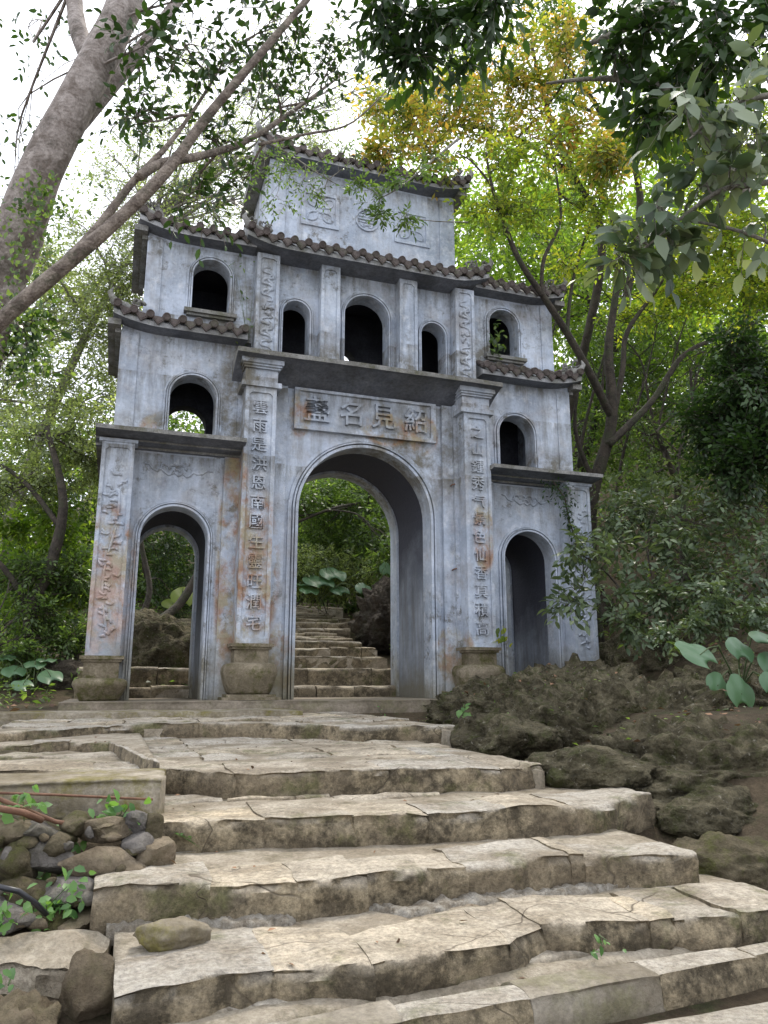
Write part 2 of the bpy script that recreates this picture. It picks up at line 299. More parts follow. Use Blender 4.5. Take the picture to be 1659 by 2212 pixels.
class MB:
    def __init__(s): s.v = []; s.f = []
    def add(s, vs, fs):
        n = len(s.v); s.v += [tuple(v) for v in vs]; s.f += [tuple(i+n for i in f) for f in fs]; return s
    def box(s, x0, x1, y0, y1, z0, z1):
        return s.add([(x0,y0,z0),(x1,y0,z0),(x1,y1,z0),(x0,y1,z0),(x0,y0,z1),(x1,y0,z1),(x1,y1,z1),(x0,y1,z1)],
                     [(0,3,2,1),(4,5,6,7),(0,1,5,4),(1,2,6,5),(2,3,7,6),(3,0,4,7)])
    def plate(s, loops, y0, y1):
        """XZ outline (first loop) with holes, extruded from y0 (front) to y1 (back)"""
        L = [[Vector((x, z, 0)) for x, z in lp] for lp in loops]
        tris = tessellate_polygon(L); flat = [p for lp in L for p in lp]; n = len(flat)
        vs = [(p.x, y0, p.y) for p in flat] + [(p.x, y1, p.y) for p in flat]; fs = []
        for t in tris:
            a, b, c = (flat[i] for i in t); cr = (b.x-a.x)*(c.y-a.y)-(b.y-a.y)*(c.x-a.x)
            t = t if cr > 0 else (t[0], t[2], t[1])
            fs.append(tuple(t)); fs.append((t[0]+n, t[2]+n, t[1]+n))
        k = 0
        for lp in L:
            q = len(lp); ar = sum(lp[i].x*lp[(i+1)%q].y-lp[(i+1)%q].x*lp[i].y for i in range(q))
            ccw = (ar > 0) == (lp is L[0])
            for i in range(q):
                a, b = k+i, k+(i+1) % q
                fs.append((a, a+n, b+n, b) if ccw else (a, b, b+n, a+n))
            k += q
        return s.add(vs, fs)
    def profx(s, prof, x0, x1, n=1, zf=None):
        """(y,z) profile swept along x; zf(x) lifts it"""
        k = len(prof); vs = []; fs = []
        for i in range(n+1):
            x = x0+(x1-x0)*i/n; dz = zf(x) if zf else 0
            vs += [(x, y, z+dz) for y, z in prof]
        for i in range(n):
            for j in range(k):
                a, b = i*k+j, i*k+(j+1) % k; fs.append((a, a+k, b+k, b))
        fs.append(tuple(range(k))); fs.append(tuple(n*k+j for j in range(k-1, -1, -1)))
        return s.add(vs, fs)
    def tube(s, pts, rad, k=8, caps=True, flat=None):
        pts = [Vector(p) for p in pts]; n = len(pts)
        if not hasattr(rad, '__len__'): rad = [rad]*n
        prev = None; vs = []; fs = []
        for i, p in enumerate(pts):
            d = (pts[min(i+1, n-1)]-pts[max(i-1, 0)]).normalized()
            if prev is None: u = d.orthogonal().normalized()
            else:
                u = prev - d*prev.dot(d); u = u.normalized() if u.length > 1e-6 else d.orthogonal().normalized()
            prev = u; v = d.cross(u)
            for j in range(k):
                a = 2*PI*j/k; q = (u*math.cos(a)+v*math.sin(a))*rad[i]
                if flat: q = Vector((q.x, q.y*flat, q.z))
                vs.append(p+q)
        for i in range(n-1):
            for j in range(k):
                a, b = i*k+j, i*k+(j+1) % k; fs.append((a, b, b+k, a+k))
        if caps: fs.append(tuple(range(k-1, -1, -1))); fs.append(tuple((n-1)*k+j for j in range(k)))
        return s.add(vs, fs)
    def sqlathe(s, cx, cy, prof, k=24, power=5):
        """rounded-square rings: prof = [(half_width, z)]"""
        vs = []; fs = []
        for hw, z in prof:
            for j in range(k):
                a = 2*PI*(j+.5)/k; c, q = math.cos(a), math.sin(a)
                r = hw/((abs(c)**power+abs(q)**power)**(1/power))
                vs.append((cx+c*r, cy+q*r, z))
        n = len(prof)
        for i in range(n-1):
            for j in range(k):
                a, b = i*k+j, i*k+(j+1) % k; fs.append((a, b, b+k, a+k))
        fs.append(tuple(range(k-1, -1, -1))); fs.append(tuple((n-1)*k+j for j in range(k)))
        return s.add(vs, fs)
    def mesh(s, name, off=Vector((0,0,0)), smooth=False):
        me = bpy.data.meshes.new(name)
        me.from_pydata([(v[0]+off.x, v[1]+off.y, v[2]+off.z) for v in s.v], [], s.f)
        if smooth is True: me.polygons.foreach_set('use_smooth', [True]*len(me.polygons))
        me.update()
        if smooth == 'sharp':
            me.polygons.foreach_set('use_smooth', [True]*len(me.polygons)); me.set_sharp_from_angle(angle=R(58))
        return me
def npmesh(name, V, F, rnd=None, smooth=False):
    """V (n,3), F (m,4) or (m,3)"""
    me = bpy.data.meshes.new(name); k = F.shape[1]
    me.vertices.add(len(V)); me.vertices.foreach_set('co', V.astype(np.float32).ravel())
    me.loops.add(F.size); me.loops.foreach_set('vertex_index', F.astype(np.int32).ravel())
    me.polygons.add(len(F)); me.polygons.foreach_set('loop_start', (np.arange(len(F))*k).astype(np.int32))
    me.polygons.foreach_set('loop_total', np.full(len(F), k, np.int32))
    if smooth: me.polygons.foreach_set('use_smooth', np.ones(len(F), bool))
    me.update(calc_edges=True)
    if rnd is not None:
        a = me.attributes.new('rnd', 'FLOAT', 'FACE'); a.data.foreach_set('value', rnd.astype(np.float32))
    return me
def nz(p, s, o=0.): return mnoise.noise(Vector((p[0]*s+o, p[1]*s+o*.7, p[2]*s-o)))
def fb(p, s, o=0.): return mnoise.fractal(Vector((p[0]*s+o, p[1]*s+o*.7, p[2]*s-o)), .8, 2.1, 4)
def arch(cx, r, zb, zs, n=28, legs=True):
    """outline of a round-headed opening, counter-clockwise from bottom right"""
    pts = [(cx+r, zb)] + [(cx+r*math.cos(PI*i/n), zs+r*math.sin(PI*i/n)) for i in range(n+1)] + [(cx-r, zb)]
    return pts

# ================================================================= TERRAIN
def base_front(y):
    return float(np.interp(y, [-9,-7.2,-6.7,-6.4,-6.05,-5.95,-5.6,-5.5,-5.05,-4.9,-2.9,-2.6,-.7,-.5,1.2], [-.85,-.74,-.68,-.62,-.60,-.53,-.50,-.43,-.40,-.34,-.31,-.24,-.21,-.10,-.06]))
RS_Y = [1.22,1.64,2.17,2.70,3.2,5.0,5.55,6.1,8.2,8.7,9.8,10.8]
RS_Z = [.13,.37,.55,.69,.82,1.15,1.28,1.41,1.80,1.90,2.10,2.30]
def ground(x, y):
    if y < 1.2: b = base_front(y)
    else: b = float(np.interp(y, [1.2,1.7,2.7,3.4,5,6.3,8.7,10.8,40,90], [-.05,.10,.42,.60,.85,1.1,1.55,2.05,13,30]))
    left = max(0., -3.3-x)
    if y > 1.2:
        b -= min(left*.25, 1.2)*min(1, (y-1.2)/3); f = max(0, min(1, (-3.3-x)/10)); b = b*(1-.75*f)
    else: b -= min(left*.35, .35)*min(1, max(0, (-5.2-y)/.4))
    s = x-float(np.interp(y, [-7,-5.9,-5.2,-4,-2,-.6], [.3,-.2,-.35,-.25,.35,.85]))
    if y < -.3: rx = max(1.9, 2.9+.3*(y+.3))
    else: rx = 3.15
    if x > rx: b += (x-rx)*.62*(1 if x < 14 else 14/x) 
    if s > 0 and y < -.2: b += .33*min(1, s/.8)
    n = fb((x, y, 0), .55)*.16*min(1, max(0, abs(x+1.0)-2.6)/2+.05)
    if y > 12: n += fb((x, y, 3), .08)*1.6
    return b+n
xs = np.concatenate([np.arange(-60,-12,3), np.arange(-12,-4,.5), np.arange(-4,8,.16), np.arange(8,18,.6), np.arange(18,63,3)])
ys = np.concatenate([np.arange(-14,-8,.8), np.arange(-8,5,.16), np.arange(5,16,.5), np.arange(16,93,3)])
V = np.array([(x, y, ground(x, y)) for y in ys for x in xs])
nx = len(xs); F = np.array([(j*nx+i, j*nx+i+1, (j+1)*nx+i+1, (j+1)*nx+i) for j in range(len(ys)-1) for i in range(nx-1)])
tag(link('ground', npmesh('ground', V, F, smooth=True), M['soil']), kind='structure')

# ================================================================= STONE STEPS
def stone(quad, zt, zb, amp=.012, famp=.02, cell=.035, rnd=.012, seed=0, slope=0.):
    """irregular block: quad = 4 XY corners (front-left, front-right, back-right, back-left)"""
    fl, fr, br, bl = [np.array(q[:2], float) for q in quad]
    Lx = max(np.linalg.norm(fr-fl), np.linalg.norm(br-bl)); Ly = max(np.linalg.norm(bl-fl), np.linalg.norm(br-fr)); H = zt-zb
    nx, ny, nzz = (max(3, min(26, int(round(l/cell)))) for l in (Lx, Ly, H))
    idx = {}; vs = []; fs = []
    def vid(i, j, k):
        key = (i, j, k)
        if key in idx: return idx[key]
        u, v, t = i/nx, (j/ny)**1.5, 1-(1-k/nzz)**1.5
        p = (fl*(1-u)+fr*u)*(1-v)+(bl*(1-u)+br*u)*v
        du, dv, dt = min(u, 1-u)*Lx, min(v, 1-v)*Ly, (1-t)*H
        z = zb+H*t
        def rr(d, rn=rnd): return max(0, 1-d/rn)**2*rn*.5
        c = (fl+fr+br+bl)/4; ex = (fr-fl)/max(1e-6, np.linalg.norm(fr-fl)); ey = (bl-fl)/max(1e-6, np.linalg.norm(bl-fl))
        if t > .5: z -= (rr(du)*.4+rr(dv, rnd*2.2))*.8 + max(0, nz((p[0]*1.0, p[1], 3), 7, seed)+.05)*max(0, 1-v*Ly/.05)*.012*(1 if Ly > .1 and famp > .01 else .25)
        sx = 1 if u < .5 else -1; sy = 1 if v < .5 else -1
        if j in (0, ny): p = p+ey*sy*rr(dt, rnd*2.2)*1.1
        q = (p[0], p[1], z)
        if j == 0:
            p = p - ey*(fb(q, 4, seed)*famp*.65+fb(q, 14, seed)*famp*1.0+abs(nz(q, 30, seed))*famp*.5)
            if t < .35: p = p+ey*(.35-t)*.03
        if k == nzz: z += fb(q, 3.2, 1.)*amp*1.5+fb(q, 12, seed+5)*amp*.45 - slope*(1-v)*Ly
        if i in (0, nx): p = p+ex*nz((p[0], p[1], 0), 9, 1.)*.02
        idx[key] = len(vs); vs.append((p[0], p[1], z)); return idx[key]
    for i in range(nx):
        for j in range(ny): fs.append((vid(i,j,nzz), vid(i+1,j,nzz), vid(i+1,j+1,nzz), vid(i,j+1,nzz)))
        for k in range(nzz):
            fs.append((vid(i,0,k), vid(i+1,0,k), vid(i+1,0,k+1), vid(i,0,k+1)))
            fs.append((vid(i+1,ny,k), vid(i,ny,k), vid(i,ny,k+1), vid(i+1,ny,k+1)))
    for j in range(ny):
        for k in range(nzz):
            fs.append((vid(0,j+1,k), vid(0,j,k), vid(0,j,k+1), vid(0,j+1,k+1)))
            fs.append((vid(nx,j,k), vid(nx,j+1,k), vid(nx,j+1,k+1), vid(nx,j,k+1)))
    b = MB(); b.v = vs; b.f = fs; return b
def pxline(pts, z): return [onz(x, y, z) for x, y in pts]
def interp(line, x):
    L = sorted([(p[0], p[1]) for p in line]); return float(np.interp(x, [a for a, b in L], [b for a, b in L]))
STEPMATS = ['stepA', 'stepB', 'stepC', 'stepA', 'stepC']
def cobble_step(label, px, z, zb, joints, back, mats=None, depth=.34, name='stone_step', cell=.035, rndm=1.0, flag=True, famp=.020, zjit=.005):
    """px: display pixels of the front top edge; joints: display-x of stone joints; back: front line (world) of the next step up"""
    line = pxline(px, z); L = sorted([tuple(p[:2]) for p in line])
    root = bpy.data.objects.new(name, None)
    # mortar bed under the stones
    X0, X1 = L[0][0], L[-1][0]; nb = 60; mb = MB(); top = []; 
    for i in range(nb+1):
        x = X0+(X1-X0)*i/nb; yf = interp(L, x)+.15; yb = interp(back, x)+.25
        top.append((x, yf, max(yb, yf+.3)))
    vs = []; fs = []; m_ = 8
    for i, (x, yf, yb) in enumerate(top):
        vs.append((x, yf, zb-.06))
        for j in range(m_+1):
            y = yf+(yb-yf)*j/m_; vs.append((x, y, z-.012+fb((x, y, z), 4)*.008-(.02 if j == 0 else 0)))
        vs.append((x, yb, zb-.06))
    k = m_+3
    for i in range(nb):
        for j in range(k-1): fs.append((i*k+j, (i+1)*k+j, (i+1)*k+j+1, i*k+j+1))
    fs.append(tuple(range(k))); fs.append(tuple(nb*k+j for j in range(k-1, -1, -1)))
    mb.add(vs, fs)
    bed = link(name, mb.mesh(name, smooth=True), M['mortar']); tag(bed, label, kind='structure')
    # front row of stones
    js = [onz(jx, float(np.interp(jx, [a for a, b in px], [b for a, b in px])), z)[0] for jx in joints]
    js = [X0]+js+[X1]
    for i in range(len(js)-1):
        a, b_ = js[i]-.002, js[i+1]+.002
        if b_-a < .04: continue
        d1 = depth*(.75+.5*random.random()); d2 = depth*(.75+.5*random.random())
        ya, yb = interp(L, a), interp(L, b_)
        lim = min(interp(back, a), interp(back, b_))-.01
        d1 = min(d1, max(.12, lim-ya)); d2 = min(d2, max(.12, lim-yb))
        sk = 0
        # the outline of the edge inside a stone follows the photographed line: split long stones
        segs = max(1, int((b_-a)/.9))
        for q in range(segs):
            xa = a+(b_-a)*q/segs; xb = a+(b_-a)*(q+1)/segs-.0
            quad = [(xa, interp(L, xa)), (xb, interp(L, xb)), (xb+sk, interp(L, xb)+d2), (xa+sk, interp(L, xa)+d1)]
            mt = (mats[i % len(mats)] if mats else random.choice(STEPMATS))
            part('stone', stone(quad, z+random.uniform(-zjit, zjit), zb-.05, famp=famp, amp=(.009 if famp > .01 else .0025), seed=random.random()*50, cell=cell), M[mt], bed, smooth='sharp')
    # flagstones behind
    if flag:
        x = X0+.02
        while x < X1-.1:
            wd = random.uniform(.35, .8)*rndm; xe = min(x+wd, X1)
            y0 = max(interp(L, x), interp(L, xe))+depth*1.27; y1 = min(interp(back, x), interp(back, xe))+.12
            y = y0
            while y < y1-.06:
                dp = random.uniform(.22, .42)*rndm; ye = min(y+dp, y1); 
                if y1-ye < .12: ye = y1
                j = lambda: random.uniform(-.035, .035)
                quad = [(x+.008+j()*.3, y+.008+j()*.4), (xe-.008+j()*.3, y+.008+j()*.4), (xe-.008+j()*.3, ye-.006), (x+.008+j()*.3, ye-.006)]
                part('flagstone', stone(quad, z-.003+random.uniform(-.004, .004), z-.09, amp=.012, famp=.006, cell=.05, seed=random.random()*50, rnd=.008), M[random.choice(STEPMATS)], bed, smooth='sharp')
                y = ye
            x = xe
    return [(x, y) for x, y in L]

PLINTH_F = [(-4.5,-.55),(3.2,-.55)]
lineA_px = [(-60,1588),(30,1580),(150,1572),(230,1566),(330,1567),(430,1562),(540,1563),(700,1567),(740,1570),(790,1561),(870,1560),(940,1563),(1000,1568),(1060,1578)]
A_L = sorted([tuple(p[:2]) for p in pxline(lineA_px, -.12)])
cobble_step('topmost worn stone step just below the gate plinth', lineA_px, -.12, -.21, [60,240,430,690,735,985], PLINTH_F, depth=.3, cell=.05)
lineB_px = [(-80,1662),(200,1660),(290,1655),(345,1655),(430,1660),(508,1669),(594,1671),(647,1669),(755,1668),(841,1660),(898,1664),(1005,1660),(1083,1660),(1086,1646),(1172,1646),(1244,1660)]
B_L = sorted([tuple(p[:2]) for p in pxline(lineB_px, -.21)])
cobble_step('broad second stone step with wide cracked flagstone tread', lineB_px, -.21, -.31, [200,345,508,843,1084], A_L, ['stepA','stepC','stepA','stepA','stepC','stepA','stepC'], depth=.42)
cobble_step('short broken stone ledge at the left between parapet and top step', [(-80,1613),(40,1608),(77,1605),(150,1601),(230,1603),(290,1622),(345,1650)], -.165, -.26, [70,150,235], A_L, ['stepA','stepC','stepA','stepC'], depth=.2, flag=False)
lineC_px = [(285,1778),(340,1774),(430,1771),(566,1763),(640,1766),(719,1761),(769,1761),(855,1752),(927,1755),(1077,1748),(1091,1746),(1119,1752),(1147,1742),(1244,1741),(1323,1725),(1409,1716)]
C_L = sorted([tuple(p[:2]) for p in pxline(lineC_px, -.31)])
cobble_step('third stone step with a fern growing at its left end', lineC_px, -.31, -.41, [342,568,769,930,1093,1245], B_L, ['stepA','stepB','stepA','stepA','stepC','stepA','stepC'])
lineD_px = [(200,1918),(330,1911),(465,1906),(540,1900),(594,1898),(647,1902),(720,1890),(791,1884),(837,1891),(900,1884),(970,1877),(1005,1866),(1131,1856),(1201,1848),(1280,1845),(1400,1840),(1511,1836)]
D_L = sorted([tuple(p[:2]) for p in pxline(lineD_px, -.41)])
cobble_step('fourth stone step with long smooth block at its left end', lineD_px, -.41, -.51, [465,650,795,1008,1235,1262], C_L, ['stepC','stepB','stepA','stepA','stepC','stepA','stepC'])
lineE_px = [(250,2140),(330,2124),(394,2112),(520,2094),(583,2085),(612,2081),(700,2080),(805,2077),(834,2067),(900,2050),(963,2035),(1041,2027),(1099,2031),(1172,1997),(1294,1995),(1409,1988),(1459,1981),(1595,1975),(1700,1978),(1800,1968)]
E_L = sorted([tuple(p[:2]) for p in pxline(lineE_px, -.51)])
cobble_step('fifth stone step edged with a pale rough block', lineE_px, -.51, -.58, [590,808,1105,1172,1412,1459,1600], D_L, ['stepC','stepB','stepA','stepA','stepA','stepB','stepC','stepA','stepA'])
lineF_px = [(380,2310),(640,2255),(845,2211),(1065,2171),(1215,2146),(1434,2106),(1560,2082),(1659,2063),(1800,2036)]
F_L = sorted([tuple(p[:2]) for p in pxline(lineF_px, -.58)])
cobble_step('dressed grey curb step second from the bottom', lineF_px, -.58, -.66, [640,870,1150,1430,1640], E_L, ['stepC','curb','stepC','curb','stepC'], depth=.16, name='curb_step', famp=.004, zjit=.003, cell=.03, rndm=.9)
lineG_px = [(900,2420),(1200,2340),(1500,2275),(1800,2210),(2100,2150),(2400,2095)]
G_L = sorted([tuple(p[:2]) for p in pxline(lineG_px, -.66)])
cobble_step('lowest stone step at the bottom edge of the picture', lineG_px, -.66, -.75, [1200,1500], F_L, ['stepC','curb'], depth=.5, name='curb_step', famp=.004, zjit=.003)

def fillet(px, z, label, h, d, seed):
    b = MB(); rr = random.Random(seed); P = pxline(px, z); n = 240; vs = []; fs = []; xs_ = [p[0] for p in P]
    L = sorted([tuple(p[:2]) for p in P]); x0, x1 = min(xs_), max(xs_)
    for i in range(n+1):
        x = x0+(x1-x0)*i/n; y = interp(L, x); a = .15+1.5*abs(nz((x, 0, 0), 3, seed))+.7*abs(nz((x, 0, 0), 14, seed))
        for (dy, dz) in ((.05, h*a*.9), (.0, h*a*.7), (-d*a*.35, h*a*.38), (-d*a*.75, h*a*.14), (-d*a*1.25, -.045)):
            vs.append((x, y+dy+fb((x, dz*5, seed), 22)*.018, z-.004+dz+fb((x, dy*9, seed), 30)*(.012 if dz > -.02 else 0)))
    for i in range(n):
        for j in range(4): fs.append((i*5+j, i*5+j+1, (i+1)*5+j+1, (i+1)*5+j))
    b.add(vs, fs); return tag(link('mortar_fillet', b.mesh('mortar_fillet', smooth=True), M['lime']), label, kind='structure')
fillet([(230,2000),(330,1990),(465,1985),(540,1990),(630,1978),(662,1958),(791,1952),(880,1966),(1005,1941),(1065,1938),(1190,1920),(1316,1906),(1505,1885)], -.505, 'crumbling white lime mortar along the foot of the fourth step', .011, .045, 3)
# low mossy slab along the left of the plinth
def slab(name, x0, x1, y0, y1, z0, z1, mt, label, cat, amp=.006, cell=.06):
    o = link(name, stone([(x0,y0),(x1,y0),(x1,y1),(x0,y1)], z1, z0, amp=amp, famp=.008, cell=cell, seed=random.random()*9, rnd=.015).mesh(name, smooth=True), M[mt])
    return tag(o, label, cat)
slab('edging_slab', -4.7, -1.0, -1.25, -.56, -.2, -.075, 'parapet', 'low mossy edging slab in front of the left of the gate plinth', 'stone slab')

# rear stairway behind the gate
for i, (y, z) in enumerate(zip(RS_Y, RS_Z)):
    yn = RS_Y[i+1] if i+1 < len(RS_Y) else y+1.5
    zprev = RS_Z[i-1] if i else 0.0
    xr = [1.0,1.04,1.03,1.06,.97,1.31,1.48,1.64,2.1,2.25,2.57,2.86][i]; xl = [-3.1,-3.1,-1.2,-1.0,-.9,-.6,-.5,-.3,.0,.2,.4,.6][i]
    # broad landings slope gently up to the next riser
    slope_z = (RS_Z[i+1]-.11 if i+1 < len(RS_Z) and yn-y > 1 else z)
    names = ['first','second','third','fourth','fifth','sixth','seventh','eighth','ninth','tenth','eleventh','topmost']
    b = MB(); n = 14; vs = []; fs = []
    for a in range(n+1):
        x = xl+(xr-xl)*a/n; wob = fb((x, y, 0), 1.5)*.05
        vs += [(x, y+.02+wob, zprev-.25), (x, y+.02+wob, z-.03), (x, yn+.2, slope_z-.03), (x, yn+.2, zprev-.25)]
    for a in range(n):
        for j in range(3): fs.append((a*4+j, (a+1)*4+j, (a+1)*4+j+1, a*4+j+1))
    fs.append((0,1,2,3)); fs.append((n*4+3,n*4+2,n*4+1,n*4)); b.add(vs, fs)
    bed = tag(link('stone_step', b.mesh('stone_step'), M['mortar']), '%s stone step of the stairway climbing behind the gate' % names[i], kind='structure')
    x = xl
    while x < xr-.05:
        xe = min(xr, x+random.uniform(.45, 1.0)); 
        if xr-xe < .2: xe = xr
        dd = min(.45, yn-y+.05) if slope_z != z else yn-y+.08
        yy = y+random.uniform(-.02, .02); zz = z+random.uniform(-.012, .012)
        part('stone', stone([(x+.006,yy),(xe-.006,yy+random.uniform(-.03,.03)),(xe-.006,y+dd),(x+.006,y+dd)], zz, zprev-.06, cell=.08, famp=.03, seed=random.random()*30), M[random.choice(['stepA','stepB','stepC'])], bed, smooth='sharp')
        if slope_z != z:
            rows = 3; 
            for r in range(rows):
                y0_ = y+dd+(yn+.05-y-dd)*r/rows; y1_ = y+dd+(yn+.05-y-dd)*(r+1)/rows; zc = z+(slope_z-z)*(r+.5)/rows
                part('flagstone', stone([(x+.01,y0_+.01),(xe-.01,y0_+.01),(xe-.01,y1_),(x+.01,y1_)], zc+random.uniform(-.01,.02), zc-.15, cell=.09, famp=.01, seed=random.random()*30, slope=-.05), M[random.choice(['stepA','stepB'])], bed, smooth=True)
        x = xe

# ================================================================= THE GATE
gate = thing('temple_gate', 'weathered pale blue three-arched gate with tiled roofs and raised Chinese characters above the steps', 'gate', (0, 0, 0))
P_ = M['plaster']
b = MB(); b.box(-3.15, 3.15, -.55, 1.55, -.28, 0.0)
part('plinth', stone([(-3.15,-.55),(3.15,-.55),(3.15,1.5),(-3.15,1.5)], 0.0, -.28, amp=.003, famp=.008, cell=.07, rnd=.02), M['plinth'], gate, smooth=True)

AR = dict(main=(0, .82, 2.12), left=(-2.175, .355, 1.70), right=(2.175, .355, 1.70))
def storey_outline(grow=0., inset=0.):
    W_ = 2.9-inset; pts = [(-W_, 0.002), ]
    for key in ('left', 'main', 'right'):
        cx, r, zs = AR[key]; a = arch(cx, r+grow, 0.002, zs)
        pts += a[::-1]
    pts += [(W_, 0.002), (W_, 2.70), (1.56, 2.70), (1.56, 3.74), (-1.56, 3.74), (-1.56, 2.70), (-W_, 2.70)]
    return pts
for nm, y0, y1, gr, ins in (('front_wall', 0, .22, 0, 0), ('core_wall', .22, 1.17, .03, .01), ('rear_wall', 1.17, 1.42, 0, 0)):
    b = MB(); b.plate([storey_outline(gr, ins)], y0, y1); o = part(nm, b, P_, gate)
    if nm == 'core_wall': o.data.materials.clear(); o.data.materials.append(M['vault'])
# arch mouldings
def moulding(key, bands, y0=0.0):
    cx, r, zs = key
    b = MB()
    for r0, r1, pr, zb in bands:
        outer = arch(cx, r+r1, zb, zs, 32); inner = arch(cx, r+r0, zb, zs, 32)
        b.plate([outer+inner[::-1]], y0-pr, y0+.003)
    return b
for k in AR:
    big = k == 'main'
    bands = [(.002,.035,.045,.002),(.05,.068,.055,.002),(.08,.12,.03,.002)] if big else [(.002,.024,.035,.002),(.034,.046,.045,.002),(.055,.078,.022,.002)]
    part('arch_moulding', moulding(AR[k], bands), P_, gate)
# flat strips and recessed fields
for s in (-1, 1):
    b = MB(); b.box(*sorted((s*.985, s*1.12)), -.055, .004, 0.002, 3.60); b.box(*sorted((s*1.12, s*1.19)), -.11, .004, 0.002, 3.60); part('pilaster_strip', b, P_, gate)
    b = MB(); b.box(*sorted((s*1.48, s*1.68)), -.05, .004, 0.002, 2.66); part('pilaster_strip', b, P_, gate)

def chamfer(x0, x1, z0, z1, c): return [(x0+c,z0),(x1-c,z0),(x1,z0+c),(x1,z1-c),(x1-c,z1),(x0+c,z1),(x0,z1-c),(x0,z0+c)]
def framed_shaft(parent, x0, x1, y0, y1, z0, z1, bw, pr=.02, c=.03, name='shaft'):
    b = MB(); b.box(x0, x1, y0, y1, z0, z1)
    o = part(name, b, P_, parent)
    b = MB(); b.plate([[(x0+.001,z0+.001),(x1-.001,z0+.001),(x1-.001,z1-.001),(x0+.001,z1-.001)], chamfer(x0+bw, x1-bw, z0+bw*1.1, z1-bw*1.4, c)], y0-pr, y0+.002)
    part('border', b, P_, o); return o
FONTY = {}
def glyph(ch, cx, cz, size, y, parent, squash=1.0, depth=.018, tilt=0.0):
    c = bpy.data.curves.new('character', 'FONT'); c.body = ch; c.size = 1.0; c.extrude = .5; c.resolution_u = 2; c.offset = .006
    o = bpy.data.objects.new('character', c); COL.objects.link(o); bpy.context.view_layer.update()
    dg = bpy.context.evaluated_depsgraph_get(); me = bpy.data.meshes.new_from_object(o.evaluated_get(dg))
    bpy.data.objects.remove(o)
    n = len(me.vertices); a = np.empty(n*3); me.vertices.foreach_get('co', a); a = a.reshape(-1, 3)
    mid = (a[:, :2].max(0)+a[:, :2].min(0))/2
    q = np.empty_like(a); q[:, 0] = (a[:, 0]-mid[0])*size*squash+cx; q[:, 2] = (a[:, 1]-mid[1])*size+cz
    # the cut letters lean out of the wall: front face slightly smaller
    q[:, 1] = y - np.where(a[:, 2] > 0, depth, -.004)
    me.vertices.foreach_set('co', q.astype(np.float32).ravel()); me.materials.clear(); me.name = 'character'; me.update()
    return link('character', me, P_, parent)

LEFT_TXT, RIGHT_TXT = '雲雨是洪恩南國生靈旺潤宅', '之山鍾秀气景色仙香真積高'
for s, txt, lab in ((-1, LEFT_TXT, 'left main pillar with a raised column of characters, orange-stained lower down'), (1, RIGHT_TXT, 'right main pillar with a raised column of characters, its base behind the rock')):
    cx = s*1.34; hw = .175
    pil = bpy.data.objects.new('main_pillar', None); COL.objects.link(pil); pil.parent = gate; pil['label'] = lab
    sh = framed_shaft(pil, cx-hw, cx+hw, -.30, .003, .58, 3.44, .045)
    for i, ch in enumerate(txt):
        z = 3.20-(3.20-.80)*i/11
        glyph(ch, cx+random.uniform(-.006,.006), z, .178, -.302, pil, 1.0, .03)
    b = MB(); b.box(cx-hw-.05, cx+hw+.05, -.35, .003, .545, .58); b.box(cx-hw-.03, cx+hw+.03, -.33, .003, .52, .545); b.box(cx-hw-.005, cx+hw+.005, -.305, .003, .38, .52)
    part('pedestal_neck', b, M['pedestal'], pil)
    b = MB(); b.sqlathe(cx, -.13, [(.20,.055),(.225,.08),(.25,.15),(.275,.24),(.285,.29),(.28,.33),(.255,.365),(.20,.382)], 32, 5)
    part('pedestal_bulb', b, M['pedestal'], pil, smooth=True)
    b = MB(); b.box(cx-.30, cx+.30, -.44, .003, .002, .03); b.box(cx-.255, cx+.255, -.39, .003, .03, .058); part('pedestal_foot', b, M['pedestal'], pil)
    b = MB(); b.box(cx-hw-.05, cx+hw+.05, -.35, .003, 3.44, 3.50); b.box(cx-hw-.01, cx+hw+.01, -.305, .003, 3.50, 3.66)
    b.box(cx-hw-.03, cx+hw+.03, -.335, .003, 3.66, 3.685); b.box(cx-hw-.045, cx+hw+.045, -.355, .003, 3.685, 3.71); b.box(cx-hw-.065, cx+hw+.065, -.375, .003, 3.71, 3.775)
    part('capital', b, P_, pil)

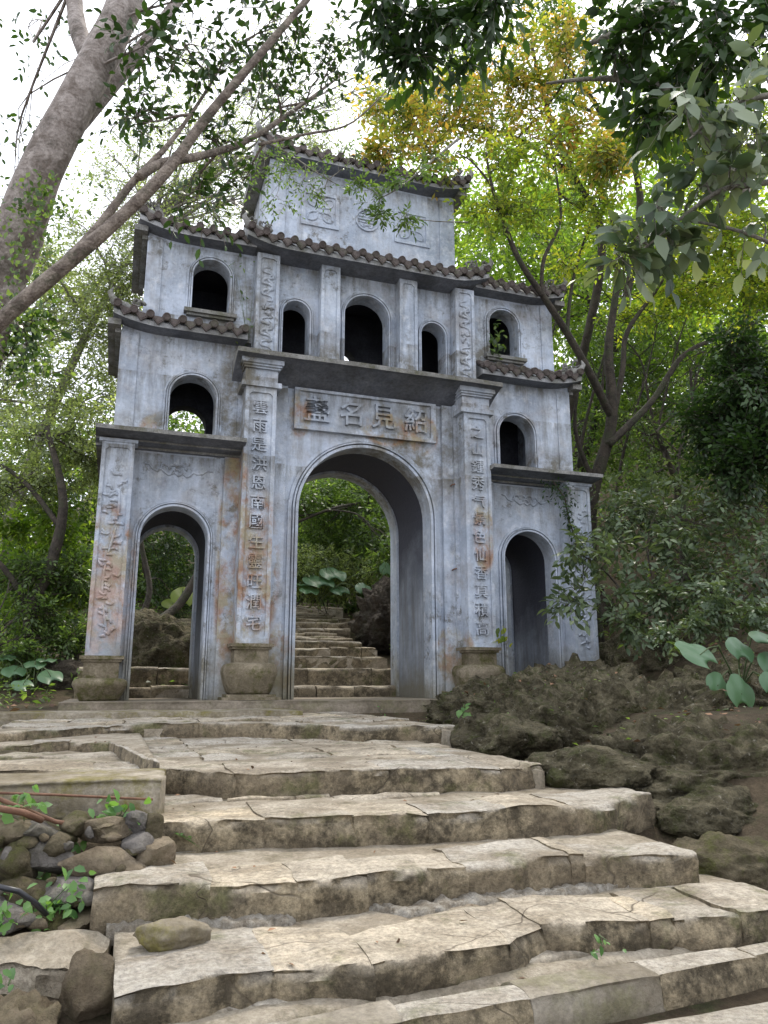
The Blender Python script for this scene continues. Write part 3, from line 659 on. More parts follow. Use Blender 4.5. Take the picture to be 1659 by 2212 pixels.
def strokes(name, parent, y, lst, rad=.012, flat=.9):
    b = MB()
    for pts in lst:
        n = len(pts); b.tube([(x, y, z) for x, z in pts], [rad*(.45+.55*math.sin(PI*(i+.6)/(n+.2))) for i in range(n)], 6, flat=flat)
    return part(name, b, P_, parent, smooth=True)
for s, lab in ((-1, 'left outer pillar with worn floral relief and orange lichen'), (1, 'right outer pillar partly covered by leaves and a climbing fern')):
    cx = s*2.815; hw = .165
    pil = bpy.data.objects.new('outer_pillar', None); COL.objects.link(pil); pil.parent = gate; pil['label'] = lab
    framed_shaft(pil, cx-hw, cx+hw, -.20, .003, .44, 2.665, .04)
    rr = random.Random(11+s); L = []
    stem = [(cx+.05*math.sin(z*4), z) for z in np.linspace(.65, 2.3, 34)]
    for i in range(46):
        z = .62+1.75*i/46+rr.uniform(-.02, .02); x = cx+rr.uniform(-.09, .09); a = rr.uniform(-.7, .5); l = rr.uniform(.045, .09)
        bend = rr.uniform(-.03, .03)
        L.append([(x-l*.5*math.cos(a), z-l*.5*math.sin(a)), (x-l*.2*math.cos(a), z-l*.2*math.sin(a)+bend*.6), (x+l*.2*math.cos(a), z+l*.2*math.sin(a)+bend), (x+l*.5*math.cos(a), z+l*.5*math.sin(a))])
    L += [stem[i:i+7] for i in range(0, 28, 8)]
    strokes('floral_relief', pil, -.204, L, .017)
    b = MB(); b.box(cx-hw-.045, cx+hw+.045, -.245, .003, .405, .44); b.box(cx-hw-.025, cx+hw+.025, -.225, .003, .38, .405); b.box(cx-hw-.003, cx+hw+.003, -.203, .003, .215, .38)
    part('pedestal_neck', b, M['pedestal'], pil)
    b = MB(); b.sqlathe(cx, -.10, [(.185,.002),(.20,.03),(.225,.08),(.25,.13),(.262,.16),(.255,.19),(.225,.212),(.17,.222)], 32, 5)
    part('pedestal_bulb', b, M['pedestal'], pil, smooth=True)
    b = MB(); b.box(cx-hw-.03, cx+hw+.03, -.235, .003, 2.665, 2.70); part('capital', b, P_, pil)
# cloud reliefs over the side arches
for s in (-1, 1):
    cx = s*2.175; L = []
    up = [(-.36,2.50),(-.31,2.49),(-.27,2.44),(-.22,2.42),(-.19,2.455),(-.16,2.43),(-.10,2.39),(-.04,2.42),(0,2.385),(.05,2.42),(.09,2.38),(.13,2.40),(.16,2.445),(.20,2.42),(.26,2.43),(.32,2.47),(.37,2.465)]
    L.append([(cx+x, z+.02) for x, z in up])
    for x0, z0, r in ((-.15,2.49,.05),(-.06,2.50,.04),(.03,2.50,.045),(.11,2.485,.04),(-.02,2.455,.035)):
        L.append([(cx+x0+r*math.cos(a)*(1-.07*a), z0+r*.7*math.sin(a)*(1-.07*a)) for a in np.linspace(-.5, 4.2, 9)])
    strokes('cloud_relief', gate, -.006, L, .016)

# plaque with the gate's name
plq = bpy.data.objects.new('name_plaque', None); COL.objects.link(plq); plq.parent = gate
b = MB(); b.box(-.90, .90, -.035, .004, 3.09, 3.60); part('board', b, P_, plq)
b = MB(); b.plate([[(-.90,3.09),(.90,3.09),(.90,3.60),(-.90,3.60)], [(-.835,3.145),(.835,3.145),(.835,3.565),(-.835,3.565)]], -.065, -.0335); part('border', b, P_, plq)
for i, ch in enumerate('盞名見紹'):
    glyph(ch, -.63+.42*i, 3.355, .34, -.037, plq, .98, .04)

# cornices
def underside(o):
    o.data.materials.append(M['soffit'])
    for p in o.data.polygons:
        if p.normal.z < -.25: p.material_index = 1  # down-facing faces take the painted-shade material
def cornice(x0, x1, y, zt, lip, zbot, steps, name='cornice'):
    prof = [(.0, zbot)] + steps + [(y+.02, zt-lip), (y, zt-lip), (y, zt), (.003, zt+.012)]
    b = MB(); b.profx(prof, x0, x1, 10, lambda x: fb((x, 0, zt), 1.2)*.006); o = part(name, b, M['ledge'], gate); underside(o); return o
cornice(-1.64, 1.64, -.47, 3.835, .055, 3.60, [(-.06,3.63),(-.22,3.71),(-.40,3.775)])
for s in (-1, 1):
    x0, x1 = sorted((s*1.50, s*3.05))
    cornice(x0, x1, -.44, 2.785, .045, 2.665, [(-.06,2.665),(-.06,2.69),(-.20,2.70),(-.20,2.72),(-.40,2.735)])
    b = MB(); xx = sorted((s*2.905, s*3.05)); b.box(*xx, .0, 1.5, 2.70, 2.785); part('side_cornice', b, M['ledge'], gate)

# upper storeys: hollow chambers with front and back openings
def chamber(x0, x1, z0, z1, wins, yb=1.42, rk=(.82, .10), side=None, y0=0.0, nm='chamber_wall'):
    outline = [(x0,z0),(x1,z0),(x1,z1),(x0,z1)]
    holes = [arch(cx, r, zb, zs, 24)[::-1] for cx, r, zb, zs in wins]
    b = MB(); b.plate([outline]+holes, y0, y0+.22); part('front_wall', b, P_, gate)
    holes = [arch(cx, r*rk[0], zb, zs-rk[1], 24)[::-1] for cx, r, zb, zs in wins if abs(cx) > 1.2 or cx == 0]
    b = MB(); b.plate([outline]+holes, yb-.2, yb); part('rear_wall', b, M['inner_shade'], gate)
    for cx, r, zb, zs in wins:
        part('window_moulding', moulding((cx, r, zs), [(.002,.02,.03,zb),(.028,.04,.038,zb),(.05,.07,.02,zb)], y0), P_, gate)
W2 = lambda s: (s*2.06, .255, 2.86, 3.345)
W3 = lambda s: (s*1.925, .215, 4.40, 4.865)
for s in (-1, 1):
    x0, x1 = sorted((s*1.563, s*2.88)); chamber(x0, x1, 2.78, 4.10, [W2(s)], 1.22, (1.0, .0))
    b = MB(); b.box(*sorted((s*2.66, s*2.88)), .221, 1.019, 2.785, 4.10); part('side_wall', b, P_, gate)
    b = MB(); b.box(*sorted((s*2.69, s*2.885)), -.018, .003, 2.785, 4.03); part('corner_strip', b, P_, gate)
    x0, x1 = sorted((s*1.43, s*2.67)); chamber(x0, x1, 4.103, 5.31, [W3(s)])
    b = MB(); b.box(*sorted((s*2.47, s*2.67)), .221, 1.219, 4.103, 5.31); part('side_wall', b, P_, gate)
    b = MB(); b.box(*sorted((s*2.50, s*2.675)), -.018, .003, 4.20, 5.25); part('corner_strip', b, P_, gate)
    b = MB(); b.box(s*1.925-.30, s*1.925+.30, -.09, .004, 4.355, 4.40); b.box(s*1.925-.27, s*1.925+.27, -.06, .004, 4.325, 4.355); part('window_sill', b, M['ledge'], gate)
chamber(-1.43, 1.43, 3.80, 5.30, [(0, .29, 4.02, 4.66), (-.90, .165, 4.02, 4.56), (.90, .165, 4.02, 4.56)])
for q in ((-2.87,-1.565,.01,1.41,2.705,2.775), (1.565,2.87,.01,1.41,2.705,2.775), (-1.45,1.45,.01,1.41,3.745,3.795), (-2.86,-1.57,.23,1.01,4.04,4.098), (1.57,2.86,.23,1.01,4.04,4.098)):
    b = MB(); b.box(*q); part('upper_floor', b, M['inner_shade'], gate)
for q in ((-2.66,-1.44,.01,1.41,5.312,5.34), (1.44,2.66,.01,1.41,5.312,5.34), (-1.42,1.42,.01,1.41,5.302,5.34)):
    b = MB(); b.box(*q); part('ceiling_slab', b, M['inner_shade'], gate)
for s in (-1, 1): b = MB(); b.box(*sorted((s*1.433, s*1.447)), .225, 1.215, 3.8, 5.2); part('partition_wall', b, M['inner_shade'], gate)
# pilasters of the middle storey
for x0, x1, kind in ((-1.42,-1.15,'d'),(-.63,-.39,'p'),(.39,.63,'p'),(1.15,1.42,'d')):
    o = bpy.data.objects.new('pilaster', None); COL.objects.link(o); o.parent = gate
    framed_shaft(o, x0, x1, -.14 if kind == 'p' else -.16, .003, 3.83, 5.2, .04, .02, .03)
    if kind == 'd':
        cx = (x0+x1)/2; L = []; s = 1 if x0 > 0 else -1
        for z0, z1, ph in ((4.58, 5.02, 0), (3.98, 4.42, 2.2)):
            L.append([(cx+.062*math.tanh(2.5*math.sin(ph+t*19)), z0+(z1-z0)*t+.012*math.cos(ph*2+t*38)) for t in np.linspace(0, 1, 48)])
            L.append([(cx+.03+.03*math.sin(ph+1.6+t*15), z0+(z1-z0)*t+.02) for t in np.linspace(.15, .8, 14)])
        for k in range(9):
            a = random.uniform(0, PI); x, z = cx+random.uniform(-.05, .05), 4.49+random.uniform(-.07, .08)
            L.append([(x-.03*math.cos(a), z-.03*math.sin(a)), (x, z+.008), (x+.03*math.cos(a), z+.03*math.sin(a))])
        strokes('dragon_relief', o, -.164, L, .019)
        o['label'] = 'pilaster with a winding raised relief, %s end of the middle storey' % ('left' if x0 < 0 else 'right')
# the name tower
TY = .10
b = MB(); b.box(-1.27, 1.27, TY, 1.30, 5.37, 6.71); part('tower_wall', b, P_, gate)
for s in (-1, 1):
    b = MB(); b.box(*sorted((s*1.06, s*1.275)), TY-.022, TY+.003, 5.34, 6.70); part('corner_strip', b, P_, gate)
# sunk square panels with petal motifs, round longevity mark
for cx in (-.60, .66):
    h = .20; zc = 6.12
    b = MB(); b.plate([[(cx-h-.05,zc-h-.05),(cx+h+.05,zc-h-.05),(cx+h+.05,zc+h+.05),(cx-h-.05,zc+h+.05)], [(cx-h,zc-h),(cx+h,zc-h),(cx+h,zc+h),(cx-h,zc+h)]], TY-.02, TY+.003)
    pn = part('square_panel', b, P_, gate)
    L = []
    for q in range(4):
        a0 = PI/4+q*PI/2
        for sg in (-1, 1):
            L.append([(cx+(.03+.20*t)*math.cos(a0+sg*.42*math.sin(PI*t)), zc+(.03+.20*t)*math.sin(a0+sg*.42*math.sin(PI*t))) for t in np.linspace(0, 1, 9)])
    L.append([(cx+.04*math.cos(a), zc+.04*math.sin(a)) for a in np.linspace(0, 2*PI, 13)])
    strokes('petal_relief', pn, TY-.004, L, .014)
cx, zc, r = .03, 6.10, .16
ring = lambda q: [(cx+q*math.cos(a), zc+q*math.sin(a)) for a in np.linspace(0, 2*PI, 40, endpoint=False)]
b = MB(); b.plate([ring(r), ring(r-.02)[::-1]], TY-.025, TY+.003); med = part('round_emblem', b, P_, gate)
L = [[(cx-q, zc+dz), (cx, zc+dz+.004), (cx+q, zc+dz)] for dz, q in ((.10,.08),(.055,.11),(.012,.12),(-.03,.11))]
L += [[(cx-.10,zc-.05),(cx-.06,zc-.10),(cx-.02,zc-.085)], [(cx+.10,zc-.05),(cx+.06,zc-.10),(cx+.02,zc-.085)], [(cx,zc+.13),(cx,zc+.05),(cx,zc-.07)], [(cx-.05,zc-.065),(cx,zc-.07),(cx+.05,zc-.065)]]
strokes('emblem_strokes', med, TY-.006, L, .013)

# ---- roofs
disc_me = None
def make_tiles():
    b = MB(); k = 14; r = .045
    b.add([(r*math.cos(2*PI*j/k), 0, r*math.sin(2*PI*j/k)) for j in range(k)]+[(r*.8*math.cos(2*PI*j/k), -.006, r*.8*math.sin(2*PI*j/k)) for j in range(k)]+[(r*math.cos(2*PI*j/k), .055, r*math.sin(2*PI*j/k)) for j in range(k)]+[(r*.72*math.cos(2*PI*j/k), .0, r*.72*math.sin(2*PI*j/k)) for j in range(k)],
          [(j, (j+1) % k, k+(j+1) % k, k+j) for j in range(k)]+[(k+j, k+(j+1) % k, 3*k+(j+1) % k, 3*k+j) for j in range(k)]+[(j+2*k, (j+1) % k+2*k, (j+1) % k, j) for j in range(k)]+[tuple(3*k+j for j in range(k))])
    disc = b.mesh('round_tile'); disc.materials.append(M['tile'])
    b = MB(); b.plate([[(-.078,.035),(-.072,.012),(0,-.062),(.072,.012),(.078,.035)]], -.014, .014)
    b.plate([[(-.058,.026),(-.052,.012),(0,-.044),(.052,.012),(.058,.026)]], -.019, -.013)
    drip = b.mesh('drip_tile'); drip.materials.append(M['tile']); 
    b = MB(); n = 8; L_ = 1.0
    for yy0, yy1 in ((0,.36),(.34,.68),(.66,1.0)):
        vs = []
        for y, rr_ in ((yy0,.047),(yy1,.041)):
            vs += [(rr_*math.cos(PI*j/n), y, rr_*math.sin(PI*j/n)) for j in range(n+1)]
        b.add(vs, [(j, j+1, n+2+j, n+1+j) for j in range(n)]+[tuple(range(n, -1, -1))])
    cov = b.mesh('cover_tile', smooth=False); cov.materials.append(M['tile'])
    return disc, drip, cov
DISC, DRIP, COVER = make_tiles()
def roof(x0, x1, ye, ze, yw, zw, up0, up1, lbl, soff=-.12, sp=.168, fin=(False, False), ridge=False):
    w_ = .55; 
    def lift(x):
        a = max(0, 1-(x-x0)/w_)**2*up0; c = max(0, 1-(x1-x)/w_)**2*up1; return a+c
    rt = bpy.data.objects.new('tiled_roof', None); COL.objects.link(rt); rt.parent = gate; rt['label'] = lbl
    prof = [(yw+.0, ze+soff), (ye+.20, ze+soff*.55), (ye+.08, ze+soff*.2), (ye+.015, ze), (ye, ze), (ye, ze+.055), (yw, zw)]
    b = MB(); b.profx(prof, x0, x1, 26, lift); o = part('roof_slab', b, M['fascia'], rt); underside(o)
    n = max(2, int(round((x1-x0-.06)/sp))); slope = math.atan2(zw-ze-.07, yw-ye); Ln = math.hypot(zw-ze-.07, yw-ye)
    for i in range(n+1):
        x = x0+.04+(x1-x0-.08)*i/n; dz = lift(x); jr = random.uniform(-.05, .05)
        tilt = math.atan((lift(x+.02)-lift(x-.02))/.04)
        o = link('round_tile', DISC, None, rt, (x, ye-.055, ze+.115+dz)); o.rotation_euler = (slope*.5+jr, 0, jr)
        c = link('cover_tile', COVER, None, rt, (x, ye+.0, ze+.085+dz)); c.scale = (1, Ln, 1); c.rotation_euler = (slope, 0, 0)
        if i < n:
            xm = x+(x1-x0-.08)/n/2; dm = lift(xm)
            d = link('drip_tile', DRIP, None, rt, (xm, ye-.022, ze+.075+dm)); d.rotation_euler = (random.uniform(-.08,.03), -math.atan((lift(xm+.02)-lift(xm-.02))/.04)+random.uniform(-.04,.04), 0)
    for side, on in enumerate(fin):
        if not on: continue
        sx = -1 if side == 0 else 1; bx = x0 if side == 0 else x1; L = []
        b = MB(); rr = random.Random(int(abs(x0*100+ze*10)))
        for q in range(9):
            cx_ = bx-sx*(.02+.26*rr.random()); cz_ = ze+.12+lift(bx)*.8+(.22-abs(bx-cx_)*.6)*rr.random(); r0 = rr.uniform(.03, .065); a0 = rr.uniform(0, 6)
            b.tube([(cx_+r0*(1-.1*a)*math.cos(a0+a), ye+.05+rr.uniform(-.03,.03), cz_+r0*(1-.1*a)*math.sin(a0+a)) for a in np.linspace(0, 4.5, 9)], [.018*(1-.08*k) for k in range(9)], 6)
        b.tube([(bx-sx*.34, ye+.06, ze+.10+lift(bx-sx*.34)), (bx-sx*.16, ye+.05, ze+.14+lift(bx)*.5), (bx, ye+.03, ze+.15+lift(bx)), (bx+sx*.05, ye+.02, ze+.24+lift(bx)), (bx+sx*.02, ye+.02, ze+.30+lift(bx))], [.05,.055,.05,.03,.008], 8)
        part('corner_ornament', b, M['ledge'], rt, smooth=True)
    return rt
for s in (-1, 1):
    sd_ = 'left' if s < 0 else 'right'
    x0, x1 = sorted((s*1.50, s*2.98)); e = (.10, 0) if s < 0 else (0, .10)
    roof(x0, x1, -.205, 4.045, .0, 4.26, *e, 'low tiled roof over the first upper storey on the %s' % sd_, soff=-.005, fin=(s < 0, s > 0))
    x0, x1 = sorted((s*1.44, s*2.78))
    roof(x0, x1, -.20, 5.245, .02, 5.48, *e, 'tiled roof over the top side window on the %s' % sd_, soff=-.005, fin=(s < 0, s > 0))
    # eaves returning along the sides
    for (xa, xb, z) in ((2.89, 3.03, 4.05), (2.68, 2.83, 5.25)):
        b = MB(); q = sorted((s*xa, s*xb)); b.box(*q, -.12, 1.45, z-.0, z+.07); b.box(*sorted((s*(xa), s*(xa+.06))), -.02, 1.4, z-.05, z-.0); part('side_eave', b, M['ledge'], gate)
roof(-1.57, 1.57, -.34, 5.21, .10, 5.58, .10, .12, 'long middle tiled roof with upturned corners below the name tower', fin=(True, True), soff=-.02)
b = MB(); b.box(-2.7, 2.7, .0, 1.45, 5.345, 5.375); part('roof_deck', b, M['ledge'], gate)
b = MB()
for s in (-1, 1):
    x0, x1 = sorted((s*1.28, s*2.80)); b.profx([(1.46,5.376),(.7,5.75),(.03,5.47),(.03,5.376)], x0, x1); part('roof_back', b, M['ledge'], gate); b = MB()
roof(-1.43, 1.43, -.12, 6.66, .45, 6.98, .12, .12, 'uppermost tiled roof of the tower half hidden by leaves', fin=(True, True), soff=-.01)
for s in (-1, 1):
    b = MB(); b.box(*sorted((s*1.28, s*1.42)), -.05, 1.45, 6.68, 6.75); part('side_eave', b, M['ledge'], gate)
b = MB(); b.profx([(.45,6.70),(.45,7.03),(1.5,6.70)], -1.44, 1.44); b.box(-1.3, 1.3, .38, .52, 7.0, 7.12); part('ridge', b, M['ledge'], gate)
# two small rusty nails in the wall by the right pillar
b = MB()
for z in (2.55, 1.5): b.tube([(1.09, .0, z), (1.085, -.10, z+.01), (1.12, -.12, z+.02)], .009, 6)
part('iron_hook', b, M['rust'], gate)

# ================================================================= ROCKS
rr = random.Random(5)
def chunk(c, s, seed, det=4):
    import bmesh
    bm = bmesh.new(); bmesh.ops.create_icosphere(bm, subdivisions=det, radius=1); rs = random.Random(seed)
    planes = [(Vector((rs.gauss(0,1), rs.gauss(0,1), rs.gauss(0,1))).normalized(), rs.uniform(.5, .85)) for _ in range(14)]
    for v in bm.verts:
        d = v.co.normalized(); t = 1.0
        for n, h in planes:
            q = d.dot(n)
            if q > 1e-3: t = min(t, h/q)
        p = d*t; p = p+d*(fb(p, 3, seed)*.04+fb(p, 9, seed)*.03); v.co = Vector((p.x*s[0]+c[0], p.y*s[1]+c[1], p.z*s[2]+c[2]))
    b = MB(); b.v = [tuple(v.co) for v in bm.verts]; bm.verts.ensure_lookup_table(); b.f = [tuple(v.index for v in f.verts) for f in bm.faces]; bm.free(); return b
def rock(name, label, cat, c, rad, mt, seed=0, det=5, amp=.35, sq=1.0, fine=.05, lo=None, fscale=3., pits=.0):
    import bmesh
    bm = bmesh.new(); bmesh.ops.create_icosphere(bm, subdivisions=det, radius=1)
    for v in bm.verts:
        p = v.co.copy(); d = p.normalized()
        k = 1+fb(d, 1.1, seed)*amp+fb(d, fscale, seed+3)*amp*.35
        cell = mnoise.cell(d*2.3+Vector((seed,)*3))
        q = Vector((d.x*rad[0], d.y*rad[1], d.z*rad[2]))*k
        n = d*(fb(q, 4, seed)*fine+fb(q, 11, seed)*fine*.5+abs(nz(q, 24, seed))*fine*.5)
        if pits:
            f1 = mnoise.voronoi(q*7+Vector((seed, 0, seed)))[0]; n = n + d*((f1[1]-f1[0])*pits*1.3 - pits*.4); f2 = mnoise.voronoi(q*19)[0]; n = n + d*((f2[1]-f2[0])*pits*.45)
        v.co = q+n
        if lo is not None and v.co.z < lo: v.co.z = lo
    me = bpy.data.meshes.new(name); bm.to_mesh(me); bm.free()
    me.polygons.foreach_set('use_smooth', [True]*len(me.polygons))
    return tag(link(name, me, M[mt], None, Vector(c)), label, cat)
rock('rock_outcrop', 'long dark lumpy rock outcrop hiding the foot of the right main pillar', 'rock', (1.50,-1.75,-.20), (1.25,1.15,.50), 'rock', 3, 6, .20, fine=.11, pits=.08)
rock('rock_outcrop', 'broad brown rock bank rising right of the upper steps', 'rock', (.80,-3.55,-.30), (1.05,1.0,.46), 'rock', 8, 6, .22, fine=.11, pits=.08)
rock('rock_outcrop', 'overhanging dark rock ledge at the right edge of the picture', 'rock', (.55,-4.95,-.36), (.95,.62,.30), 'rock', 12, 6, .22, fine=.07, pits=.04)
rock('rock_outcrop', 'brown shoulder of rock farther right behind the taro', 'rock', (2.6,-3.1,-.15), (1.2,1.2,.45), 'rock', 13, 6, .22, fine=.09, pits=.05)
rock('rock_outcrop', 'small mossy rock wedge between the second step and the rock bank', 'rock', (-.38,-4.98,-.27), (.30,.30,.11), 'rock', 15, 5, .2, fine=.03)
rock('rock_outcrop', 'sloping mossy rock beside the right end of the third step', 'rock', (-.06,-5.40,-.43), (.36,.26,.11), 'rock', 16, 5, .2, fine=.04, pits=.03)
rock('rock_outcrop', 'low mossy green stone at the right end of the fourth step', 'rock', (-.36,-5.86,-.53), (.32,.20,.10), 'mossrock', 17, 5, .15, fine=.03, pits=.02)
rock('boulder', 'big dark undercut boulder behind the gate, right of the rear stairs', 'boulder', (1.82,4.1,1.12), (.62,.95,.66), 'darkrock', 5, 6, .3, fine=.08, pits=.09)
rock('boulder', 'dark pitted boulder top behind the first boulder', 'boulder', (2.5,5.0,1.5), (.8,.9,.6), 'darkrock', 25, 5, .3, fine=.08)
rock('boulder', 'mossy brown boulder seen through the left side arch', 'boulder', (-2.25,2.6,.42), (.72,.8,.72), 'rock', 21, 5, .2, fine=.05)
rock('boulder', 'low flat rock behind the foot of the left side arch', 'boulder', (-3.1,2.3,.15), (.6,.6,.32), 'darkrock', 22, 5, .25, fine=.05)
rock('boulder', 'dark hillside rock blocking the view behind the right side arch', 'boulder', (3.6,2.9,.9), (1.6,1.1,1.5), 'darkrock', 31, 5, .25, fine=.1)
rock('boulder', 'mossy layered rock beside the right outer pillar', 'boulder', (3.75,.0,.25), (.7,.7,.55), 'rock', 33, 5, .3, fine=.06)
rock('boulder', 'brown rocky lump among leaves on the right bank', 'boulder', (3.9,-1.4,.35), (.95,.8,.5), 'rock', 37, 5, .3, fine=.07)
rock('rock_outcrop', 'small brown rock tucked against the right end of the topmost step', 'rock', onz(1095,1585,-.14)+np.array([.05,.12,-.05]), (.30,.35,.16), 'rock', 52, 5, .2, fine=.04, pits=.03)
rock('boulder', 'low mossy rock filling the gap between parapet and upper steps at far left', 'boulder', (-3.45,-3.55,-.42), (.55,.6,.2), 'mossrock', 51, 5, .2, fine=.03)
rock('loose_stone', 'flat mossy loose stone lying under the fourth step', 'stone', onz(375,2017,-.49), (.095,.06,.035), 'parapet', 40, 4, .2, fine=.01)
def block(name, label, cat, c, sz, mt, seed):
    c = np.array(c, float); o = link(name, chunk((0,0,0), sz, seed, 4).mesh(name, smooth='sharp'), M[mt], None, Vector(c)); return tag(o, label, cat)
block('loose_stone', 'rough pale square stone at the left end of the fifth step', 'stone', onz(190,2140,-.56)+np.array([0,.06,-.01]), (.085,.10,.10), 'rubble', 44)
rock('rock_outcrop', 'pitted grey-brown rock face at the lower left edge', 'rock', (-3.02,-6.28,-.80), (.36,.48,.25), 'rubble', 42, 6, .15, fine=.05, pits=.07)
ap = [onz(-30,2095,-.56), onz(200,2110,-.56), onz(245,2010,-.52), onz(-30,2000,-.52)]
tag(link('mortar_apron', stone(ap, -.535, -.72, amp=.03, famp=.03, cell=.02, seed=4).mesh('mortar_apron', smooth='sharp'), M['mortar']), 'pale crumbling mortar apron left of the fourth step', 'mortar ledge')
tag(link('ochre_slab', stone([(-2.93,-7.0),(-2.69,-7.0),(-2.69,-6.62),(-2.90,-6.62)], -.60, -.75, amp=.005, famp=.01, cell=.02).mesh('ochre_slab', smooth=True), M['stepB']), 'ochre stone slab cut by the bottom left edge of the picture', 'stone slab')

# ================================================================= LEFT PARAPET AND RUBBLE WALL
pr = onz(338,1730,-.37); pl_ = onz(0,1720,-.37)
tag(link('parapet', stone([(-3.6,-5.27),(-2.50,-5.33),(-2.46,-4.93),(-3.6,-4.85)], -.185, -.325, amp=.004, famp=.006, cell=.03, rnd=.015).mesh('parapet', smooth=True), M['parapet']), 'moss-topped concrete parapet block left of the steps with flaking whitewash', 'parapet')
rw = thing('rubble_wall', 'loose dry rubble wall under the parapet at the left edge', 'wall', (-3.1,-5.7,-.6))
rr = random.Random(5)
spots = [(230,1785,.11,.05),(290,1825,.07,.06),(170,1775,.06,.04),(205,1860,.14,.06),(95,1850,.11,.07),(30,1870,.10,.07),(250,1895,.11,.06),(150,1930,.10,.06),(60,1935,.11,.06),(10,1800,.09,.06),(80,1800,.07,.05),(130,1820,.07,.05),(305,1880,.06,.05),(20,1975,.10,.05),(110,1985,.10,.05),(180,1990,.09,.05),(290,1775,.055,.05),(330,1800,.06,.07),(320,1850,.09,.09)]+[(rr.uniform(-10,320), rr.uniform(1770,2000), rr.uniform(.018,.045), rr.uniform(.014,.03)) for _ in range(24)]
for i, (x, y, a, h) in enumerate(spots):
    p = ony(x, y, -5.62-.25*(y-1775)/230-(.06 if i > 18 else 0)); part('stone', chunk(p, (a, .10 if i < 19 else a, h), 60+i, 4 if i < 19 else 2), [M['rubble'], M['rubble2'], M['mossrock']][i % 3], rw, smooth='sharp')
b = MB(); b.add([(-3.9,-5.45,-.31),(-2.62,-5.45,-.31),(-2.62,-5.75,-.66),(-3.9,-5.85,-.66),(-3.9,-5.0,-.31),(-2.5,-5.0,-.31)], [(3,2,1,0),(0,1,5,4)]); part('earth_core', b, M['soil'], rw)
# rusty pipes, hose
def wire(name, pts, r, mt, label, cat, k=8):
    b = MB(); b.tube(pts, r, k); return tag(link(name, b.mesh(name, smooth=True), M[mt]), label, cat)
wire('iron_pipe', [ony(-30,1712,-5.50), ony(120,1717,-5.48), ony(330,1727,-5.45)], .0045, 'rust', 'thin rusty iron rod lying along the foot of the parapet', 'pipe')
wire('iron_pipe', [ony(-30,1715,-5.75), ony(120,1775,-5.66), ony(232,1792,-5.60)], .007, 'rust', 'rusty iron pipe slanting down over the grey rubble stone', 'pipe')
wire('iron_pipe', [ony(-30,1742,-5.85), ony(50,1755,-5.80), ony(90,1772,-5.74)], .010, 'rust', 'thicker short rusty pipe behind the leaves at the left edge', 'pipe')
wire('hose', [ony(-20,1912,-6.0), ony(40,1925,-6.0), ony(75,1950,-5.98), ony(100,1975,-5.95)], .008, 'hose', 'black rubber hose curving through the rubble at lower left', 'hose')

# ================================================================= PLANTS
def leaf_mesh(name, B, A, N, L, Wr, fold=.12, quad=False, rnd=None, bend=.15):
    """leaves from base points B, axis A, normal N (arrays), lengths L"""
    n = len(B); S = np.cross(A, N); S /= np.maximum(1e-6, np.linalg.norm(S, axis=1))[:, None]
    N = np.cross(S, A); Lc = L[:, None]; Wd = Lc*Wr*.5
    if rnd is None: rnd = RNG.random(n)
    if quad:
        V = np.stack([B, B+A*Lc*.5+S*Wd, B+A*Lc-N*Lc*bend, B+A*Lc*.45-S*Wd+N*Lc*fold*.5], 1).reshape(-1, 3)
        F = (np.arange(n)[:, None]*4+np.array([0,1,2,3])[None]); return npmesh(name, V, F, rnd)
    V = np.stack([B, B+A*Lc*.30+S*Wd*.85+N*Lc*fold*.6, B+A*Lc*.68+S*Wd*.8+N*Lc*(fold*.5-bend*.3), B+A*Lc-N*Lc*bend, B+A*Lc*.68-S*Wd*.8+N*Lc*(fold*.5-bend*.3), B+A*Lc*.30-S*Wd*.85+N*Lc*fold*.6, B+A*Lc*.32, B+A*Lc*.68-N*Lc*bend*.3], 1).reshape(-1, 3)
    q = np.array([[0,1,6,5],[6,1,2,7],[5,6,7,4],[7,2,3,4]])
    F = (np.arange(n)[:, None, None]*8+q[None]).reshape(-1, 4)
    return npmesh(name, V, F, np.repeat(rnd, 4))
def unit(a): return a/np.maximum(1e-9, np.linalg.norm(a, axis=-1, keepdims=True))
def sprays(P, D, L, K, leaf, ang=.95, droop=.25, rng=RNG):
    """T twigs with K leaves each, alternate left and right; returns B, A, N, lens, twig id"""
    T = len(P); up = np.tile([0, 0, 1.0], (T, 1))+rng.normal(0, .35, (T, 3)); side = unit(np.cross(D, up)); nrm = unit(np.cross(side, D))
    t = (np.arange(K)+.7)/K; sg = np.where(np.arange(K) % 2 == 0, 1, -1)
    tt = t[None, :, None]
    Bp = P[:, None]+D[:, None]*(L[:, None, None]*tt)+np.array([0, 0, -1.])*(L[:, None, None]*droop*tt**2)
    a = ang*(1-.35*t); ca, sa = np.cos(a)[None, :, None], (np.sin(a)*sg)[None, :, None]
    A = D[:, None]*ca+side[:, None]*sa+np.array([0, 0, -1.])*droop*.8+rng.normal(0, .22, (T, K, 3))
    N = nrm[:, None]+rng.normal(0, .35, (T, K, 3))
    ln = leaf*(.65+.6*rng.random((T, K)))
    return Bp.reshape(-1, 3), unit(A.reshape(-1, 3)), unit(N.reshape(-1, 3)), ln.reshape(-1), np.repeat(np.arange(T), K)
